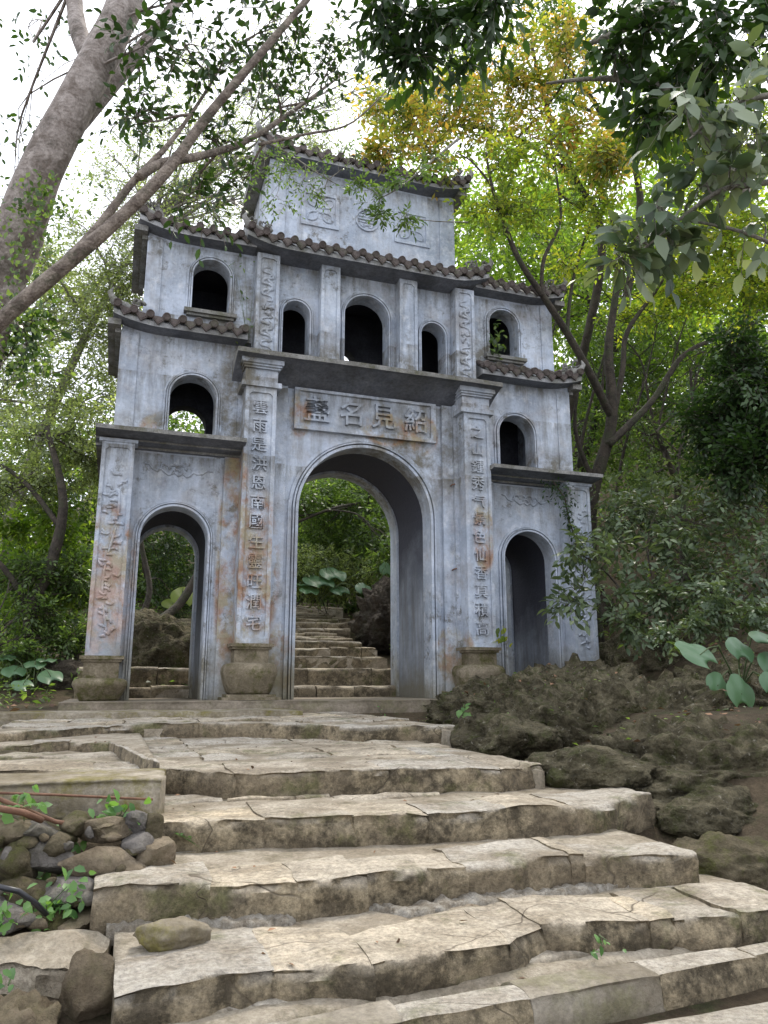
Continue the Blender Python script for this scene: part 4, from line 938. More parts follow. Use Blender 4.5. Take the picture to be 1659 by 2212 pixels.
def twig_tubes(P, D, L, droop, r=.003):
    """three-sided thin stems for twigs"""
    T = len(P); side = unit(np.cross(D, np.tile([0,0,1.], (T,1))+1e-3)); n2 = np.cross(side, D); V = []
    for t, rr_ in ((0, r), (.5, r*.7), (1, r*.3)):
        c = P+D*(L*t)[:, None]+np.array([0,0,-1.])*(L*droop*t*t)[:, None]
        for a in (0, 2.09, 4.19): V.append(c+(side*math.cos(a)+n2*math.sin(a))*rr_)
    V = np.stack(V, 1).reshape(-1, 3); q = []
    for s in range(2):
        for j in range(3): q.append([s*3+j, s*3+(j+1) % 3, (s+1)*3+(j+1) % 3, (s+1)*3+j])
    F = (np.arange(T)[:, None, None]*9+np.array(q)[None]).reshape(-1, 4); return V, F
def clump_twigs(blobs, per, rng):
    """blobs (x,y,z,r): twig starts inside, pointing outwards"""
    P = []; D = []
    for x, y, z, r in blobs:
        n = max(1, int(per*(.6+.8*rng.random())))
        d = unit(rng.normal(0, 1, (n, 3))); rad = r*rng.random(n)**.5
        P.append(np.array([x, y, z])+d*rad[:, None]*np.array([1,1,.75])); D.append(unit(d+rng.normal(0, .5, (n, 3))+np.array([0,0,.05])))
    return np.concatenate(P), np.concatenate(D)
def wobble(a, b, n, amp, rng):
    a = np.array(a); b = np.array(b); L = np.linalg.norm(b-a); t = np.linspace(0, 1, n)[:, None]
    k = rng.normal(0, 1, (2, 3)); return a+(b-a)*t+np.sin(t*PI)*k[0]*L*amp+np.sin(t*2*PI)*k[1]*L*amp*.6

def tree(name, label, cat, base, trunks, blobs, lmat, bark, leaf=.08, wr=.45, per=26, K=7, twl=.28, nclump=10, group=None, quad=True, seed=1, droop=.25, stems=True, crown_name='crown', branch_r=.02, ang=.95, extra=None, spread=1.0, br=True):
    """trunks: list of (points, radii); blobs: crown volumes (centre, radius) filled with leaf clumps joined to the nearest trunk point by branches"""
    rng = np.random.default_rng(seed)
    root = thing(name, label, cat, tuple(float(q) for q in base), group); off = Vector(root.location)
    tp = []
    for i, (pts, rad) in enumerate(trunks):
        pts = [np.array(p, float) for p in pts]
        # resample smoothly
        Q = []; Rr = []; n = len(pts)
        for k in range(n-1):
            p0, p1, p2, p3 = pts[max(k-1,0)], pts[k], pts[k+1], pts[min(k+2, n-1)]
            for t in np.linspace(0, 1, 6, endpoint=False):
                Q.append(.5*((2*p1)+(-p0+p2)*t+(2*p0-5*p1+4*p2-p3)*t*t+(-p0+3*p1-3*p2+p3)*t**3)); Rr.append(rad[k]+(rad[k+1]-rad[k])*t)
        Q.append(pts[-1]); Rr.append(rad[-1]); Rr = [r*(1+.09*nz(q, 3/max(.05, r*8), seed)) for r, q in zip(Rr, Q)]
        b = MB(); b.tube(Q, Rr, 12 if max(rad) > .05 else 7); part('trunk' if i == 0 else 'limb', b, M[bark], root, smooth=True)
        tp += Q
    tp = np.array(tp) if tp else None
    cl = []; bb = MB()
    for c, r in blobs:
        c = np.array(c, float)
        m_ = max(2, int(nclump*(.7+.6*rng.random()))); sub = []
        for _ in range(m_):
            d = unit(rng.normal(0, 1, 3)); q = c+d*r*rng.random()**.45*np.array([1, 1, .8]); sub.append(q); cl.append((*q, r*.30*spread*(.6+.8*rng.random())))
        if tp is not None and br:
            j = np.argmin(np.linalg.norm(tp-c, axis=1)+rng.random(len(tp))*r*.6); path = wobble(tp[j], c, 8, .06, rng)
            bb.tube(path, [branch_r*(1-.75*k/7) for k in range(8)], 5)
            for q in sub[:max(4, m_//2)]:
                k = rng.integers(2, 8); bb.tube(wobble(path[k], q, 6, .08, rng), [branch_r*.4*(1-.8*t/5) for t in range(6)], 4)
    if bb.v: part('branches', bb, M[bark], root, kind='stuff')
    P, D = clump_twigs(cl, per, rng); L = twl*(.6+.8*rng.random(len(P)))
    B, A, N, ln, tid = sprays(P, D, L, K, leaf, ang, droop, rng)
    rv = np.clip(rng.random(len(P))[tid]*.6+rng.random(len(B))*.4, 0, 1)
    me = leaf_mesh(crown_name, B-np.array(off), A, N, ln, wr, quad=quad, rnd=rv)
    o = link(crown_name, me, M[lmat], root); 
    if stems:
        V_, F_ = twig_tubes(P-np.array(off), D, L, droop, .0035); o2 = link('twigs', npmesh('twigs', V_, F_), M[bark], root); o2['kind'] = 'stuff'
    return root

def bl(*L):
    """(px, py, dist, radius in display px) -> world blobs"""
    return [(at(x, y, d), r*d/FOC) for x, y, d, r in L]

# ---- big pale trunk at upper left, near the camera
d0 = 4.4
TL = [at(-190,1330,4.1), at(-90,880,4.2), at(-15,630,d0), at(38,508,d0), at(91,363,d0), at(185,181,d0+.15), at(266,20,d0+.4), at(340,-160,d0+.8)]
tree('leaning_tree', 'thick pale-barked leaning trunk at the upper left corner', 'tree', TL[0],
     [(TL, [.17,.16,.15,.138,.118,.108,.10,.085]),
      ([at(205,150,d0+.25), at(168,60,d0+.5), at(158,-40,d0+.7)], [.07,.055,.05]),
      ([at(130,300,d0+.1), at(225,200,d0+.5), at(320,85,d0+.9), at(400,-20,d0+1.2)], [.07,.055,.042,.035])],
     bl((330,80,4.4,90),(420,-20,4.6,120),(60,60,7,120),(40,260,7,90),(30,430,7,60),(560,-60,5,150),(30,760,4.4,40),(60,700,4.3,30),(300,200,5.4,60)), 'lf_dark', 'bark_big', leaf=.07, wr=.5, per=5, K=5, twl=.22, nclump=4, quad=False, seed=3, branch_r=.012)
# ---- the long dark-edged limb crossing from lower left
LL = [at(-140,860,3.6), at(-20,715,3.7), at(110,600,3.8), at(250,480,3.9), at(360,370,4.0), at(450,250,4.1), at(560,120,4.2), at(680,-20,4.4), at(800,-160,4.7)]
tree('slanting_tree', 'slender branching tree slanting across the left sky towards the tower', 'tree', at(-300,1060,3.5),
     [([at(-300,1060,3.5)]+LL, [.050,.045,.042,.038,.034,.030,.026,.022,.018,.014]),
      ([at(110,598,3.82), at(200,505,4.0), at(290,390,4.2), at(370,305,4.4), at(450,190,4.7), at(500,100,5.0)], [.030,.025,.020,.014,.009,.005]),
      ([at(300,382,4.15), at(350,352,4.3), at(440,335,4.6), at(540,300,5.0), at(640,235,5.5), at(740,160,6.1)], [.026,.026,.024,.02,.014,.008]),
      ([at(560,312,5.0), at(660,290,5.4), at(760,265,5.8), at(850,180,6.3)], [.011,.010,.007,.004])],
     bl((400,90,4.4,70),(480,150,4.6,70),(560,70,4.8,60),(640,60,5.0,60),(700,170,5.4,60),(600,180,5.2,60),(450,300,4.8,45),(520,400,5.2,45),(420,440,5.0,40),(540,230,5.6,60),(650,240,5.8,50),(300,250,4.6,30),(760,80,5.6,60)),
     'lf_dark', 'bark_limb', leaf=.065, wr=.48, per=4, K=5, twl=.22, nclump=6, quad=False, seed=4, branch_r=.010)
# ---- fine-leaved trees against the sky on the left, beyond
FD = 'fine-leaved trees behind the left of the gate'
tree('sky_tree', 'airy small-leaved tree filling the pale sky above the left roofs', 'tree', (-4.6,4.6,.6),
     [([(-4.6,4.6,.4),(-4.4,4.5,2.5),(-3.9,4.4,4.6),(-3.3,4.2,6.4),(-2.6,4,8)], [.12,.1,.08,.05,.02])],
     bl((430,420,13,90),(520,430,13,80),(350,470,12,80),(480,330,14,90),(600,200,14,120),(540,380,13,80),(600,90,15,100),(700,240,14,110),(200,520,12,80),(280,570,12,80),(420,470,12,60),(520,220,15,90),(90,560,12,80),(720,100,15,100),(820,180,15,80),(330,350,14,70),(250,430,13,80),(300,250,14,80),(400,280,14,80),(640,330,14,80),(700,330,13,60),(420,150,15,80),(880,120,15,90),(350,400,13,70),(440,360,13,70),(520,300,13.5,70),(230,330,14,70),(160,480,13,70),(580,460,12.5,40),(300,500,12.5,60)),
     'lf_grey', 'bark_grey', leaf=.065, wr=.42, per=7, K=6, twl=.4, nclump=15, seed=5, branch_r=.03, group=FD)
tree('sky_tree', 'grey-green tree rising left of the gate behind the thick trunk', 'tree', (-6.2,5.5,.3),
     [([(-6.2,5.5,.1),(-6.0,5.4,2.4),(-5.6,5.4,4.4),(-5.5,5.2,6.2)], [.12,.1,.07,.03])],
     bl((60,700,13,110),(150,640,13,100),(230,700,12.5,80),(30,830,12.5,110),(140,800,12,110),(220,850,12,90),(60,560,14,70),(260,620,12,60)),
     'lf_grey', 'bark_grey', leaf=.08, wr=.42, per=13, K=7, twl=.4, nclump=22, seed=6, branch_r=.03, group=FD)
tree('forest_tree', 'dark-stemmed bushy tree close to the left outer pillar', 'tree', (-3.9,2.4,-.1),
     [([(-3.7,2.4,-.2),(-3.75,2.4,1.0),(-3.55,2.4,1.8),(-3.5,2.4,2.6),(-3.8,2.5,3.6)], [.085,.08,.075,.06,.03]), ([(-3.75,2.4,1.1),(-4.2,2.3,1.7),(-4.9,2.2,2.2)], [.05,.035,.02]), ([(-3.5,2.4,2.2),(-4.1,2.6,2.9),(-4.9,2.7,3.3)], [.04,.03,.015])],
     bl((170,930,11,90),(60,950,11,110),(230,1000,11.5,60),(110,1040,11,80),(20,1060,10.5,80)),
     'lf_grey', 'bark_dark', leaf=.075, wr=.45, per=10, K=7, twl=.3, nclump=24, seed=7, group=FD)
tree('forest_tree', 'bright back-lit understorey tree low at the left', 'tree', (-5.0,6.0,.2),
     [([(-5.0,6.0,.1),(-4.9,6.0,1.6),(-4.7,6.0,3.0)], [.07,.05,.03])],
     bl((120,1110,10.8,45),(40,1240,10.5,45),(160,1240,11,50),(100,1300,10.5,60),(20,1300,11,50),(170,1040,15,60),(130,1180,11,45),(30,1130,11,40)),
     'lf_bright', 'bark_dark', leaf=.11, wr=.5, per=8, K=6, twl=.3, nclump=12, seed=8, group=FD)
tree('undergrowth_shrub', 'dull green shrub between the bright leaves and the left pillar foot', 'shrub', (-4.3,1.8,-.2), [([(-4.3,1.8,-.25),(-4.3,1.8,.5)], [.03,.015])],
     bl((150,1250,10.5,60),(60,1330,10,80),(150,1380,10,60),(40,1420,9.5,60),(20,1230,10,60)), 'lf_mid', 'bark_dark', leaf=.07, wr=.45, per=18, K=7, twl=.25, nclump=16, seed=9)
# wood beyond on the left and behind
def mass(label, blobs, mt, leaf, per, seed, nclump=30, wr=.5, quad=True, K=6, twl=.5, spread=1.):
    rng = np.random.default_rng(seed); cl = []
    for c, r in blobs:
        for _ in range(int(nclump)):
            d = unit(rng.normal(0, 1, 3)); q = np.array(c)+d*r*rng.random()**.4; cl.append((*q, r*.28*spread*(.6+.8*rng.random())))
    P, D = clump_twigs(cl, per, rng); L = twl*(.6+.8*rng.random(len(P))); B, A, N, ln, tid = sprays(P, D, L, K, leaf, .95, .25, rng)
    rv = np.clip(rng.random(len(P))[tid]*.6+rng.random(len(B))*.4, 0, 1)
    o = link('distant_wood', leaf_mesh('distant_wood', B, A, N, ln, wr, quad=quad, rnd=rv), M[mt]); return tag(o, label, 'wood', kind='stuff')
mass('wooded hillside seen through and left of the gate', bl(*[(x, y, 19, 130) for x in (-40,80,200,330,450) for y in (980,1120,1260,1390)]), 'lf_mid', .15, 16, 21, 26)
mass('shaded wooded slope seen through the main arch', bl(*[(x, y, 20, 110) for x in (620,720,820,900) for y in (1080,1180,1260)]), 'lf_mid', .13, 18, 22, 34)
mass('sunlit wooded hillside behind and right of the gate', bl(*[(x, y, 26, 140) for x in (960,1100,1240,1380,1520,1680) for y in (420,540,660,800,940,1060)]), 'lf_bright', .22, 13, 23, 20, twl=.8)
mass('olive understorey of the slope behind the forked trees', bl(*[(x, y, 14.5, 70) for x in (1290,1370,1460,1550,1640) for y in (760,850,940,1020)]), 'lf_mid', .085, 11, 26, 15, twl=.35)
mass('low leafy undergrowth covering the right slope', bl(*[(x, y, d, 48) for x, y, d in ((1330,1080,10.3),(1400,1060,10.3),(1470,1040,10.2),(1540,1060,10),(1610,1040,9.8),(1650,1120,9),(1560,1200,9),(1500,1250,8.8),(1440,1300,8.5),(1380,1340,8.4),(1620,1260,8.3),(1660,1330,7.8),(1340,1250,9),(1420,1180,9.4),(1340,1170,9.6))]), 'lf_bank', .085, 3, 27, 11, twl=.2)
mass('dark wooded hillside beyond the right slope', bl(*[(x, y, 30, 190) for x in (1000,1150,1300,1450,1620) for y in (700,850,1000,1130)]), 'lf_mid', .26, 10, 24, 20, twl=.9)

# trees seen through the main arch
tree('forest_tree', 'leafy tree over the rear stairs seen at the top of the main arch', 'tree', (3.3,9.5,1.9),
     [([(3.6,9.2,1.7), at(798,1230,17.5), at(792,1150,17.3), at(797,1085,17), at(800,1000,17)], [.06,.05,.045,.035,.02]), ([at(590,1150,15.5), at(650,1125,15.7), at(720,1098,16), at(790,1085,17)], [.02,.028,.03,.03]), ([at(590,1118,15.8), at(680,1110,16), at(780,1090,17)], [.012,.016,.02])],
     bl((680,1070,17,50),(740,1110,17,50),(800,1090,17,50),(830,1150,16,50),(690,1150,17,45),(760,1170,17,45),(860,1210,15,45),(650,1090,16,40),(730,1190,17,30)),
     'lf_mid', 'bark_dark', leaf=.11, wr=.42, per=11, K=6, twl=.35, nclump=15, seed=31)
tree('undergrowth_shrub', 'grey-green shrub beside the top of the rear stairs', 'shrub', (2.2,10.8,2.2), [([(2.2,10.8,2.0),(2.2,10.8,3.0)], [.03,.02])],
     bl((650,1215,15.5,40),(700,1225,16,45),(760,1230,16,40),(820,1235,15.5,40),(680,1255,15.8,28),(740,1262,15.8,25),(640,1255,15.5,25)), 'lf_grey', 'bark_dark', leaf=.09, wr=.45, per=11, K=6, twl=.28, nclump=14, seed=32)
# gnarled trees seen through the left arch
tree('forest_tree', 'gnarled dark tree with leaning trunks seen through the left side arch', 'tree', (-2.6,5.2,.7),
     [([(-2.9,4.6,.5),(-2.7,4.8,1.3),(-2.9,5.2,2.4),(-2.7,5.4,3.6)], [.10,.085,.07,.05]),
      ([(-2.9,4.6,.6),(-2.3,4.8,1.0),(-1.7,5.2,1.5),(-1.3,5.5,2.3)], [.09,.08,.075,.06]),
      ([(-2.5,4.9,.9),(-2.2,5.3,1.7),(-2.4,5.6,2.8),(-2.1,5.6,3.8)], [.06,.05,.04,.03])],
     bl((330,1190,16,50),(380,1180,16,50),(400,1260,16,40),(350,1240,17,40),(370,1310,16,40)), 'lf_dark', 'bark_dark', leaf=.08, per=12, K=6, twl=.3, nclump=10, seed=33)

# ---- right side: slender forked tree beside the gate
RT = 'slender forked trees right of the gate'
tree('forked_tree', 'slender forked tree whose curving stems rise in front of the right roofs', 'tree', (3.9,1.0,.9),
     [([(4.0,1.3,.7), at(1274,1113,11.3), at(1318,930,11.3), at(1320,840,11.3), at(1315,745,11.3), at(1335,561,11.4), at(1295,400,11.4), at(1200,350,11.2)], [.11,.10,.085,.075,.065,.04,.025,.01]),
      ([at(1320,900,11.3), at(1274,806,10.9), at(1225,720,10.6), at(1182,653,10.3), at(1121,561,10), at(1085,470,9.9), at(1062,400,9.8), at(1050,330,9.8)], [.06,.055,.05,.045,.036,.03,.022,.012]),
      ([at(1170,640,10.2), at(1175,560,10.2), at(1210,480,10.3), at(1205,400,10.4), at(1190,300,10.5)], [.03,.026,.02,.015,.009]),
      ([at(1225,720,10.6), at(1235,620,10.8), at(1262,520,11), at(1300,430,11.2)], [.03,.024,.018,.009]),
      ([at(1062,400,9.8), at(1020,350,9.8), at(985,330,9.8)], [.018,.012,.006]),
      ([at(1315,960,11.2), at(1407,868,11.5), at(1478,766,11.8), at(1580,715,12.2), at(1680,640,12.4)], [.06,.045,.038,.028,.015]),
      ([at(1320,930,11.3), at(1345,800,11.5), at(1356,715,11.7), at(1427,612,12), at(1480,500,12.2)], [.05,.042,.038,.026,.012]),
      ([at(1290,1040,11.3), at(1264,1000,11.3), at(1242,919,11.2), at(1250,840,11.2)], [.05,.04,.03,.012])],
     bl((1060,450,9.8,45),(1090,350,10,60),(1180,330,10.3,70),(1130,440,10.2,50),(1250,450,10.6,60),(1330,520,11,60),(1300,380,11,70),(1420,560,12,70),(1210,560,10.8,50),(1380,680,12,60)),
     'lf_yellow', 'bark_dark', leaf=.085, wr=.45, per=7, K=7, twl=.28, nclump=11, seed=41, branch_r=.014, group=RT)
tree('orange_tree', 'tree with turning orange and yellow leaves above the right of the tower', 'tree', (4.6,3.2,1.8),
     [([(4.6,3.2,1.4),(4.4,3.0,3.4), at(1300,560,13), at(1240,380,12.5), at(1180,230,12), at(1150,100,12)], [.11,.09,.07,.05,.035,.02]),
      ([at(1240,380,12.5), at(1120,300,12), at(980,270,11.6), at(860,300,11.2)], [.035,.03,.02,.01])],
     bl((1220,90,10.6,50),(1310,330,10.4,35),(1150,90,11.5,70),(1200,170,11.5,70),(1110,170,11.5,60),(1050,260,11,70),(970,240,11,60),(890,260,10.6,55),(830,240,10.6,50),(1240,270,11.5,60),(1280,340,12,60),(1160,260,11.5,60),(830,320,10.2,35),(930,330,10.2,45),(1010,210,11.5,60),(1330,300,12.5,70)),
     'lf_orange', 'bark_dark', leaf=.10, wr=.42, per=7, K=7, twl=.30, nclump=13, seed=42, branch_r=.02, ang=1.1)
tree('hanging_branch', 'leafy green branch hanging in front of the tower reliefs', 'branch', at(990,300,9.2),
     [([at(990,300,9.2), at(930,350,8.9), at(870,400,8.7), at(820,430,8.6)], [.018,.014,.010,.005]), ([at(1010,480,9), at(940,478,8.8), at(880,470,8.7)], [.008,.006,.004])],
     bl((775,400,8.5,24),(815,425,8.5,24),(850,395,8.6,26),(900,370,8.7,32),(950,345,8.9,40),(880,470,8.6,16),(820,470,8.6,12)), 'lf_mid', 'bark_grey', leaf=.07, wr=.42, per=4, K=6, twl=.14, nclump=5, quad=False, seed=43, branch_r=.008)
tree('hanging_branch', 'thin leafy sprays drooping over the left half of the tower', 'branch', at(600,300,8.2),
     [([at(560,300,8.2), at(620,330,8.3), at(680,370,8.3), at(730,400,8.4)], [.014,.010,.007,.004])],
     bl((610,380,8.2,35),(650,400,8.2,35),(590,430,8.2,35),(690,420,8.3,25),(620,330,8.3,35),(700,360,8.4,35),(570,360,8.2,35),(770,340,8.5,35)), 'lf_mid', 'bark_grey', leaf=.05, wr=.42, per=3, K=6, twl=.16, nclump=6, quad=False, seed=44, branch_r=.006)
tree('slope_tree', 'green leafy crown filling the gap above the right half of the tower', 'tree', (5.2,4.6,2.2),
     [([(5.2,4.6,1.9), at(1380,500,15), at(1300,250,14.5), at(1200,120,14)], [.10,.07,.05,.03]), ([at(1300,250,14.5), at(1120,180,14), at(960,170,13.6)], [.035,.025,.01])],
     bl((990,40,14,75),(1070,120,14,75),(1150,30,14,75),(1270,150,14,80),(980,150,14,65),(900,220,13.5,55),(1340,60,14,80),(1180,200,14,70),(1250,30,14,70),(1050,230,13.8,50)), 'lf_mid', 'bark_dark', leaf=.10, wr=.42, per=7, K=7, twl=.32, nclump=14, seed=63, branch_r=.02)
# ---- mid-right green trees
MR = 'green trees on the right slope'
for i, (px, lab, mt, bls, base) in enumerate([
    (1500, 'tall green tree with dense small leaves at the right', 'lf_yellow', ((1500,300,12,110),(1600,380,12,110),(1420,250,12,100),(1560,500,11.5,90),(1640,620,11,90),(1500,620,12,80),(1600,220,12,110)), (7.6,1.2,3.2)),
    (1350, 'yellow-green backlit tree behind the forked stems', 'lf_bright', ((1130,560,16,110),(1230,660,16,110),(1060,620,17,80),(1340,700,16,110),(1270,560,17,100),(1440,700,15,80),(1130,700,16,70),(1080,450,17,80),(1180,440,17,100),(1330,820,15,80),(1540,760,15,110),(1620,880,15,90)), (6.5,6,4.0)),
    (1600, 'dark leafy tree low on the right slope', 'lf_dark', ((1600,760,9.5,70),(1620,850,9.3,80),(1560,900,9.5,60),(1640,960,9,60),(1590,1000,9,50)), (5.7,-.8,2.0)),
    (1280, 'thin twiggy tree on the slope right of the gate', 'lf_mid', ((1330,900,12,60),(1400,960,12,60),(1480,930,11.5,60),(1380,1040,11,50),(1500,850,12,60)), (5.6,1.2,2.0))]):
    b3 = np.array(base); c = np.mean([at(x, y, d) for x, y, d, r in bls], axis=0)
    tree('slope_tree', lab, 'tree', base, [([b3-[0,0,.3], b3*.5+c*.5+[.2,0,0], c], [.09,.06,.03])], bl(*bls), mt, 'bark_dark', leaf=[.10,.13,.09,.07][i], wr=.45, per=[9,8,13,6][i], K=7, twl=[.35,.5,.3,.3][i], nclump=[22,20,20,14][i], seed=50+i, group=MR, branch_r=.022)
# bare twiggy stems on the right slope
for i, (x, y, x2, y2, d, lab) in enumerate([(1250,1010,1330,620,11.6,'dark stem leaning right beside the gate'), (1330,1080,1420,700,12,'thin bare sapling in the middle of the right slope'), (1460,1120,1520,760,11,'bare curved sapling near the right edge'), (1560,1060,1490,800,10.5,'thin crossing sapling leaning left on the slope'), (1380,1060,1500,640,13,'long dark sapling arching right behind the twiggy tree'), (1590,1000,1640,560,11.5,'dark upright stem close to the right edge'), (1300,900,1385,520,13,'slim stem behind the forked trees'), (1450,1000,1330,720,12.5,'slim stem leaning left across the bright foliage'), (1180,860,1230,560,14,'thin pale stem just right of the gate roofs')]):
    a_, b_ = at(x, y, d), at(x2, y2, d+.3); rg = np.random.default_rng(70+i); b = MB(); P0 = wobble(a_, b_, 12, .04, rg)
    b.tube(P0, [.03*(1-.7*k/11) for k in range(12)], 7)
    rt = thing('sapling', lab, 'sapling', tuple(a_)); part('trunk', b, M['bark_dark'], rt, smooth=True); b = MB()
    for k in range(16):
        j = rg.integers(3, 12); q = P0[j]+unit(rg.normal(0, 1, 3)+np.array([.0,0,.4]))*rg.uniform(.4, 1.1); b.tube(wobble(P0[j], q, 6, .1, rg), [.009*(1-.15*t) for t in range(6)], 4)
    part('twigs', b, M['bark_dark'], rt, kind='stuff')
# ---- near foliage: dark canopy at the top, broad pale leaves at the right
tree('canopy_branch', 'dark broad-leaved branches hanging in from the top of the picture', 'branch', at(1500,-60,5.0),
     [([at(1700,-120,4.8), at(1500,-20,5.0), at(1350,60,5.2), at(1260,100,5.3)], [.05,.04,.03,.012]), ([at(1500,-40,5.2), at(1200,-30,5.3), at(950,20,5.4)], [.03,.02,.008]),
      ([at(1620,430,5.0), at(1480,230,5.0), at(1400,180,5.1), at(1290,170,5.3), at(1180,180,5.5)], [.035,.032,.026,.018,.008])],
     bl((900,30,5.3,70),(980,60,5.3,70),(1050,0,5.2,50),(920,130,5.4,45),(1330,110,5.1,55),(1380,40,5.0,90),(1480,60,4.9,90),(1420,230,5.1,55),(1560,130,4.9,90),(1640,40,4.8,100),(830,50,5.4,50),(1480,150,5,70)),
     'lf_dark', 'bark_grey', leaf=.105, wr=.48, per=5, K=6, twl=.2, nclump=8, quad=False, seed=61, branch_r=.012, droop=.6)
tree('broadleaf_branch', 'large pale grey-green leaves hanging at the right edge', 'branch', at(1700,250,4.0),
     [([at(1760,200,4.0), at(1640,210,4.0), at(1560,240,4.0), at(1490,300,3.9)], [.02,.016,.012,.006]), ([at(1760,380,4.0), at(1620,400,4.0), at(1540,420,3.9), at(1400,530,3.9)], [.02,.016,.012,.005]), ([at(1740,560,4.0), at(1600,500,4.0), at(1450,470,4)], [.014,.01,.005])],
     bl((1490,215,3.9,45),(1540,250,3.9,45),(1600,200,3.9,50),(1550,330,3.9,55),(1620,300,3.9,55),(1520,390,3.9,50),(1600,400,3.9,55),(1420,450,3.9,35),(1380,520,3.9,45),(1350,550,3.9,22),(1650,480,4,50),(1450,530,3.95,30),(1650,120,4,60),(1480,470,4,40)),
     'lf_pale', 'bark_grey', leaf=.125, wr=.5, per=2, K=4, twl=.14, nclump=5, quad=False, seed=62, branch_r=.008, droop=.7, spread=1.2)
# ---- shrubs on the right bank
tree('bank_shrub', 'leafy green shrub leaning across the right outer pillar', 'shrub', (3.2,-1.2,.4),
     [([(3.3,-1.2,.3), at(1330,1260,8.4), at(1260,1200,8.0)], [.016,.012,.006]), ([(3.3,-1.2,.3), at(1400,1200,8.6), at(1420,1100,8.6)], [.014,.01,.005])],
     bl((1230,1195,7.9,35),(1290,1200,8,40),(1260,1265,8,35),(1330,1180,8.2,40),(1400,1200,8.4,45),(1230,1300,8,20),(1350,1290,8.2,35),(1450,1160,8.6,45)), 'lf_bank', 'bark_dark', leaf=.105, wr=.45, per=4, K=5, twl=.22, nclump=6, quad=False, seed=71, branch_r=.007)
tree('bank_shrub', 'mixed grey-green shrubs covering the slope above the rock bank', 'shrub', (4.4,-1.8,.9),
     [([(4.4,-1.8,.7), at(1450,1220,8.8), at(1500,1130,9)], [.02,.014,.008])],
     bl((1420,1130,9.4,50),(1500,1110,9.2,50),(1570,1150,8.8,55),(1480,1200,8.8,50),(1560,1240,8.3,50),(1420,1280,8.2,50),(1500,1290,8,50),(1600,1090,9,50),(1640,1200,8.4,50),(1380,1090,9.6,45),(1330,1130,9.6,40),(1360,1340,7.9,35)), 'lf_bank', 'bark_dark', leaf=.085, wr=.46, per=5, K=6, twl=.22, nclump=9, quad=False, seed=72, branch_r=.008)
tree('bank_shrub', 'small fresh green shrub at the right edge above the taro', 'shrub', (3.0,-3.0,.7), [([(3.0,-3.0,.6), at(1560,1330,7), at(1540,1290,7)], [.01,.008,.004])],
     bl((1500,1350,6.9,25),(1560,1330,6.9,30),(1620,1320,6.8,35),(1540,1290,7,25),(1440,1370,7,20)), 'lf_bank', 'stem', leaf=.06, wr=.5, per=6, K=6, twl=.12, nclump=8, quad=False, seed=73, branch_r=.005)

# ---- taro: heart-shaped leaves on long stalks
def taro(label, base, leaves, mt='lf_taro', group=None):
    root = thing('taro_plant', label, 'plant', tuple(base), group)
    for tip, size, yaw_, tiltx in leaves:
        tip = np.array(tip, float); b = MB(); mid = (np.array(base)+tip)/2+np.array([0,0,.12*size/.2]); 
        b.tube([base, (np.array(base)+mid)/2+[0,0,.02], mid, (mid+tip)/2+[0,0,.02], tip], [.008,.007,.006,.005,.004], 6); part('stalk', b, M['stem'], root, smooth=True)
        # leaf blade in its own plane
        ol = []
        for t in np.linspace(0, 2*PI, 30, endpoint=False):
            r = 1-.25*abs(math.sin(t))*0; x = math.sin(t)*(.78-.1*math.cos(t)); y = -math.cos(t)*.85
            nt_ = max(0, math.cos(t)-.86)*4.2   # notch at the stalk
            if math.cos(t) < -.85: y += (-math.cos(t)-.85)*1.6
            ol.append((x, y, nt_))
        a = yaw_; ca, sa = math.cos(a), math.sin(a); vs = []; rings = (0.0, .35, .7, 1.0)
        for q in rings[1:]:
            for (x, y, nt_) in ol:
                X, Y = x*q*size*.5, (y*q+nt_*q**3)*size*.5; Z = -.07*size*q*q+.07*size*abs(x)*q + .02*size*math.sin(9*x*q)
                X2 = X*ca-Y*sa; Y2 = X*sa+Y*ca
                Y3 = Y2*math.cos(tiltx)-Z*math.sin(tiltx); Z3 = Y2*math.sin(tiltx)+Z*math.cos(tiltx)
                vs.append(tip+np.array([X2, Y3, Z3]))
        vs.append(tip); n = 30; fs = []
        for k in range(2):
            for j in range(n): fs.append((k*n+j, k*n+(j+1) % n, (k+1)*n+(j+1) % n, (k+1)*n+j))
        for j in range(n): fs.append((3*n, (j+1) % n, j))
        b = MB(); b.add(vs, fs); o = part('leaf', b, M[mt], root, smooth=True)
        at_ = o.data.attributes.new('rnd', 'FLOAT', 'FACE'); at_.data.foreach_set('value', [random.random()]*len(o.data.polygons))
    return root
tb = at(1600,1500,5.9)
taro('large taro plant with broad heart-shaped leaves at the right edge', tb, [(at(1512,1415,5.7),.36,.5,.75),(at(1600,1405,5.7),.28,-.2,.9),(at(1660,1380,5.7),.36,-.9,.5),(at(1550,1482,5.6),.24,-.5,1.2),(at(1602,1500,5.5),.30,-.1,1.25),(at(1670,1440,5.6),.30,-.5,1.0),(at(1665,1480,5.4),.22,-.3,1.1)])
tb = at(70,1500,9.0)
taro('taro clump in shade left of the plinth', tb, [(at(30,1450,9),.35,.3,.5),(at(75,1435,9.1),.32,-.2,.4),(at(110,1462,8.9),.35,.5,.6),(at(100,1425,9.2),.30,0,.2),(at(50,1480,8.7),.28,1,.6),(at(15,1420,9.2),.25,0,.4)])
tb = at(690,1300,15.2)
taro('pale taro clump at the head of the rear stairs', tb, [(at(655,1262,15),.7,0,.1),(at(690,1255,15),.8,.3,.5),(at(720,1240,15.2),.7,0,.6),(at(668,1275,14.8),.5,0,.5),(at(735,1275,15),.5,.5,.6),(at(785,1272,14.4),.4,0,.8),(at(835,1232,14.5),.35,0,1.2)])
tb = at(900-510,1330,15.0)
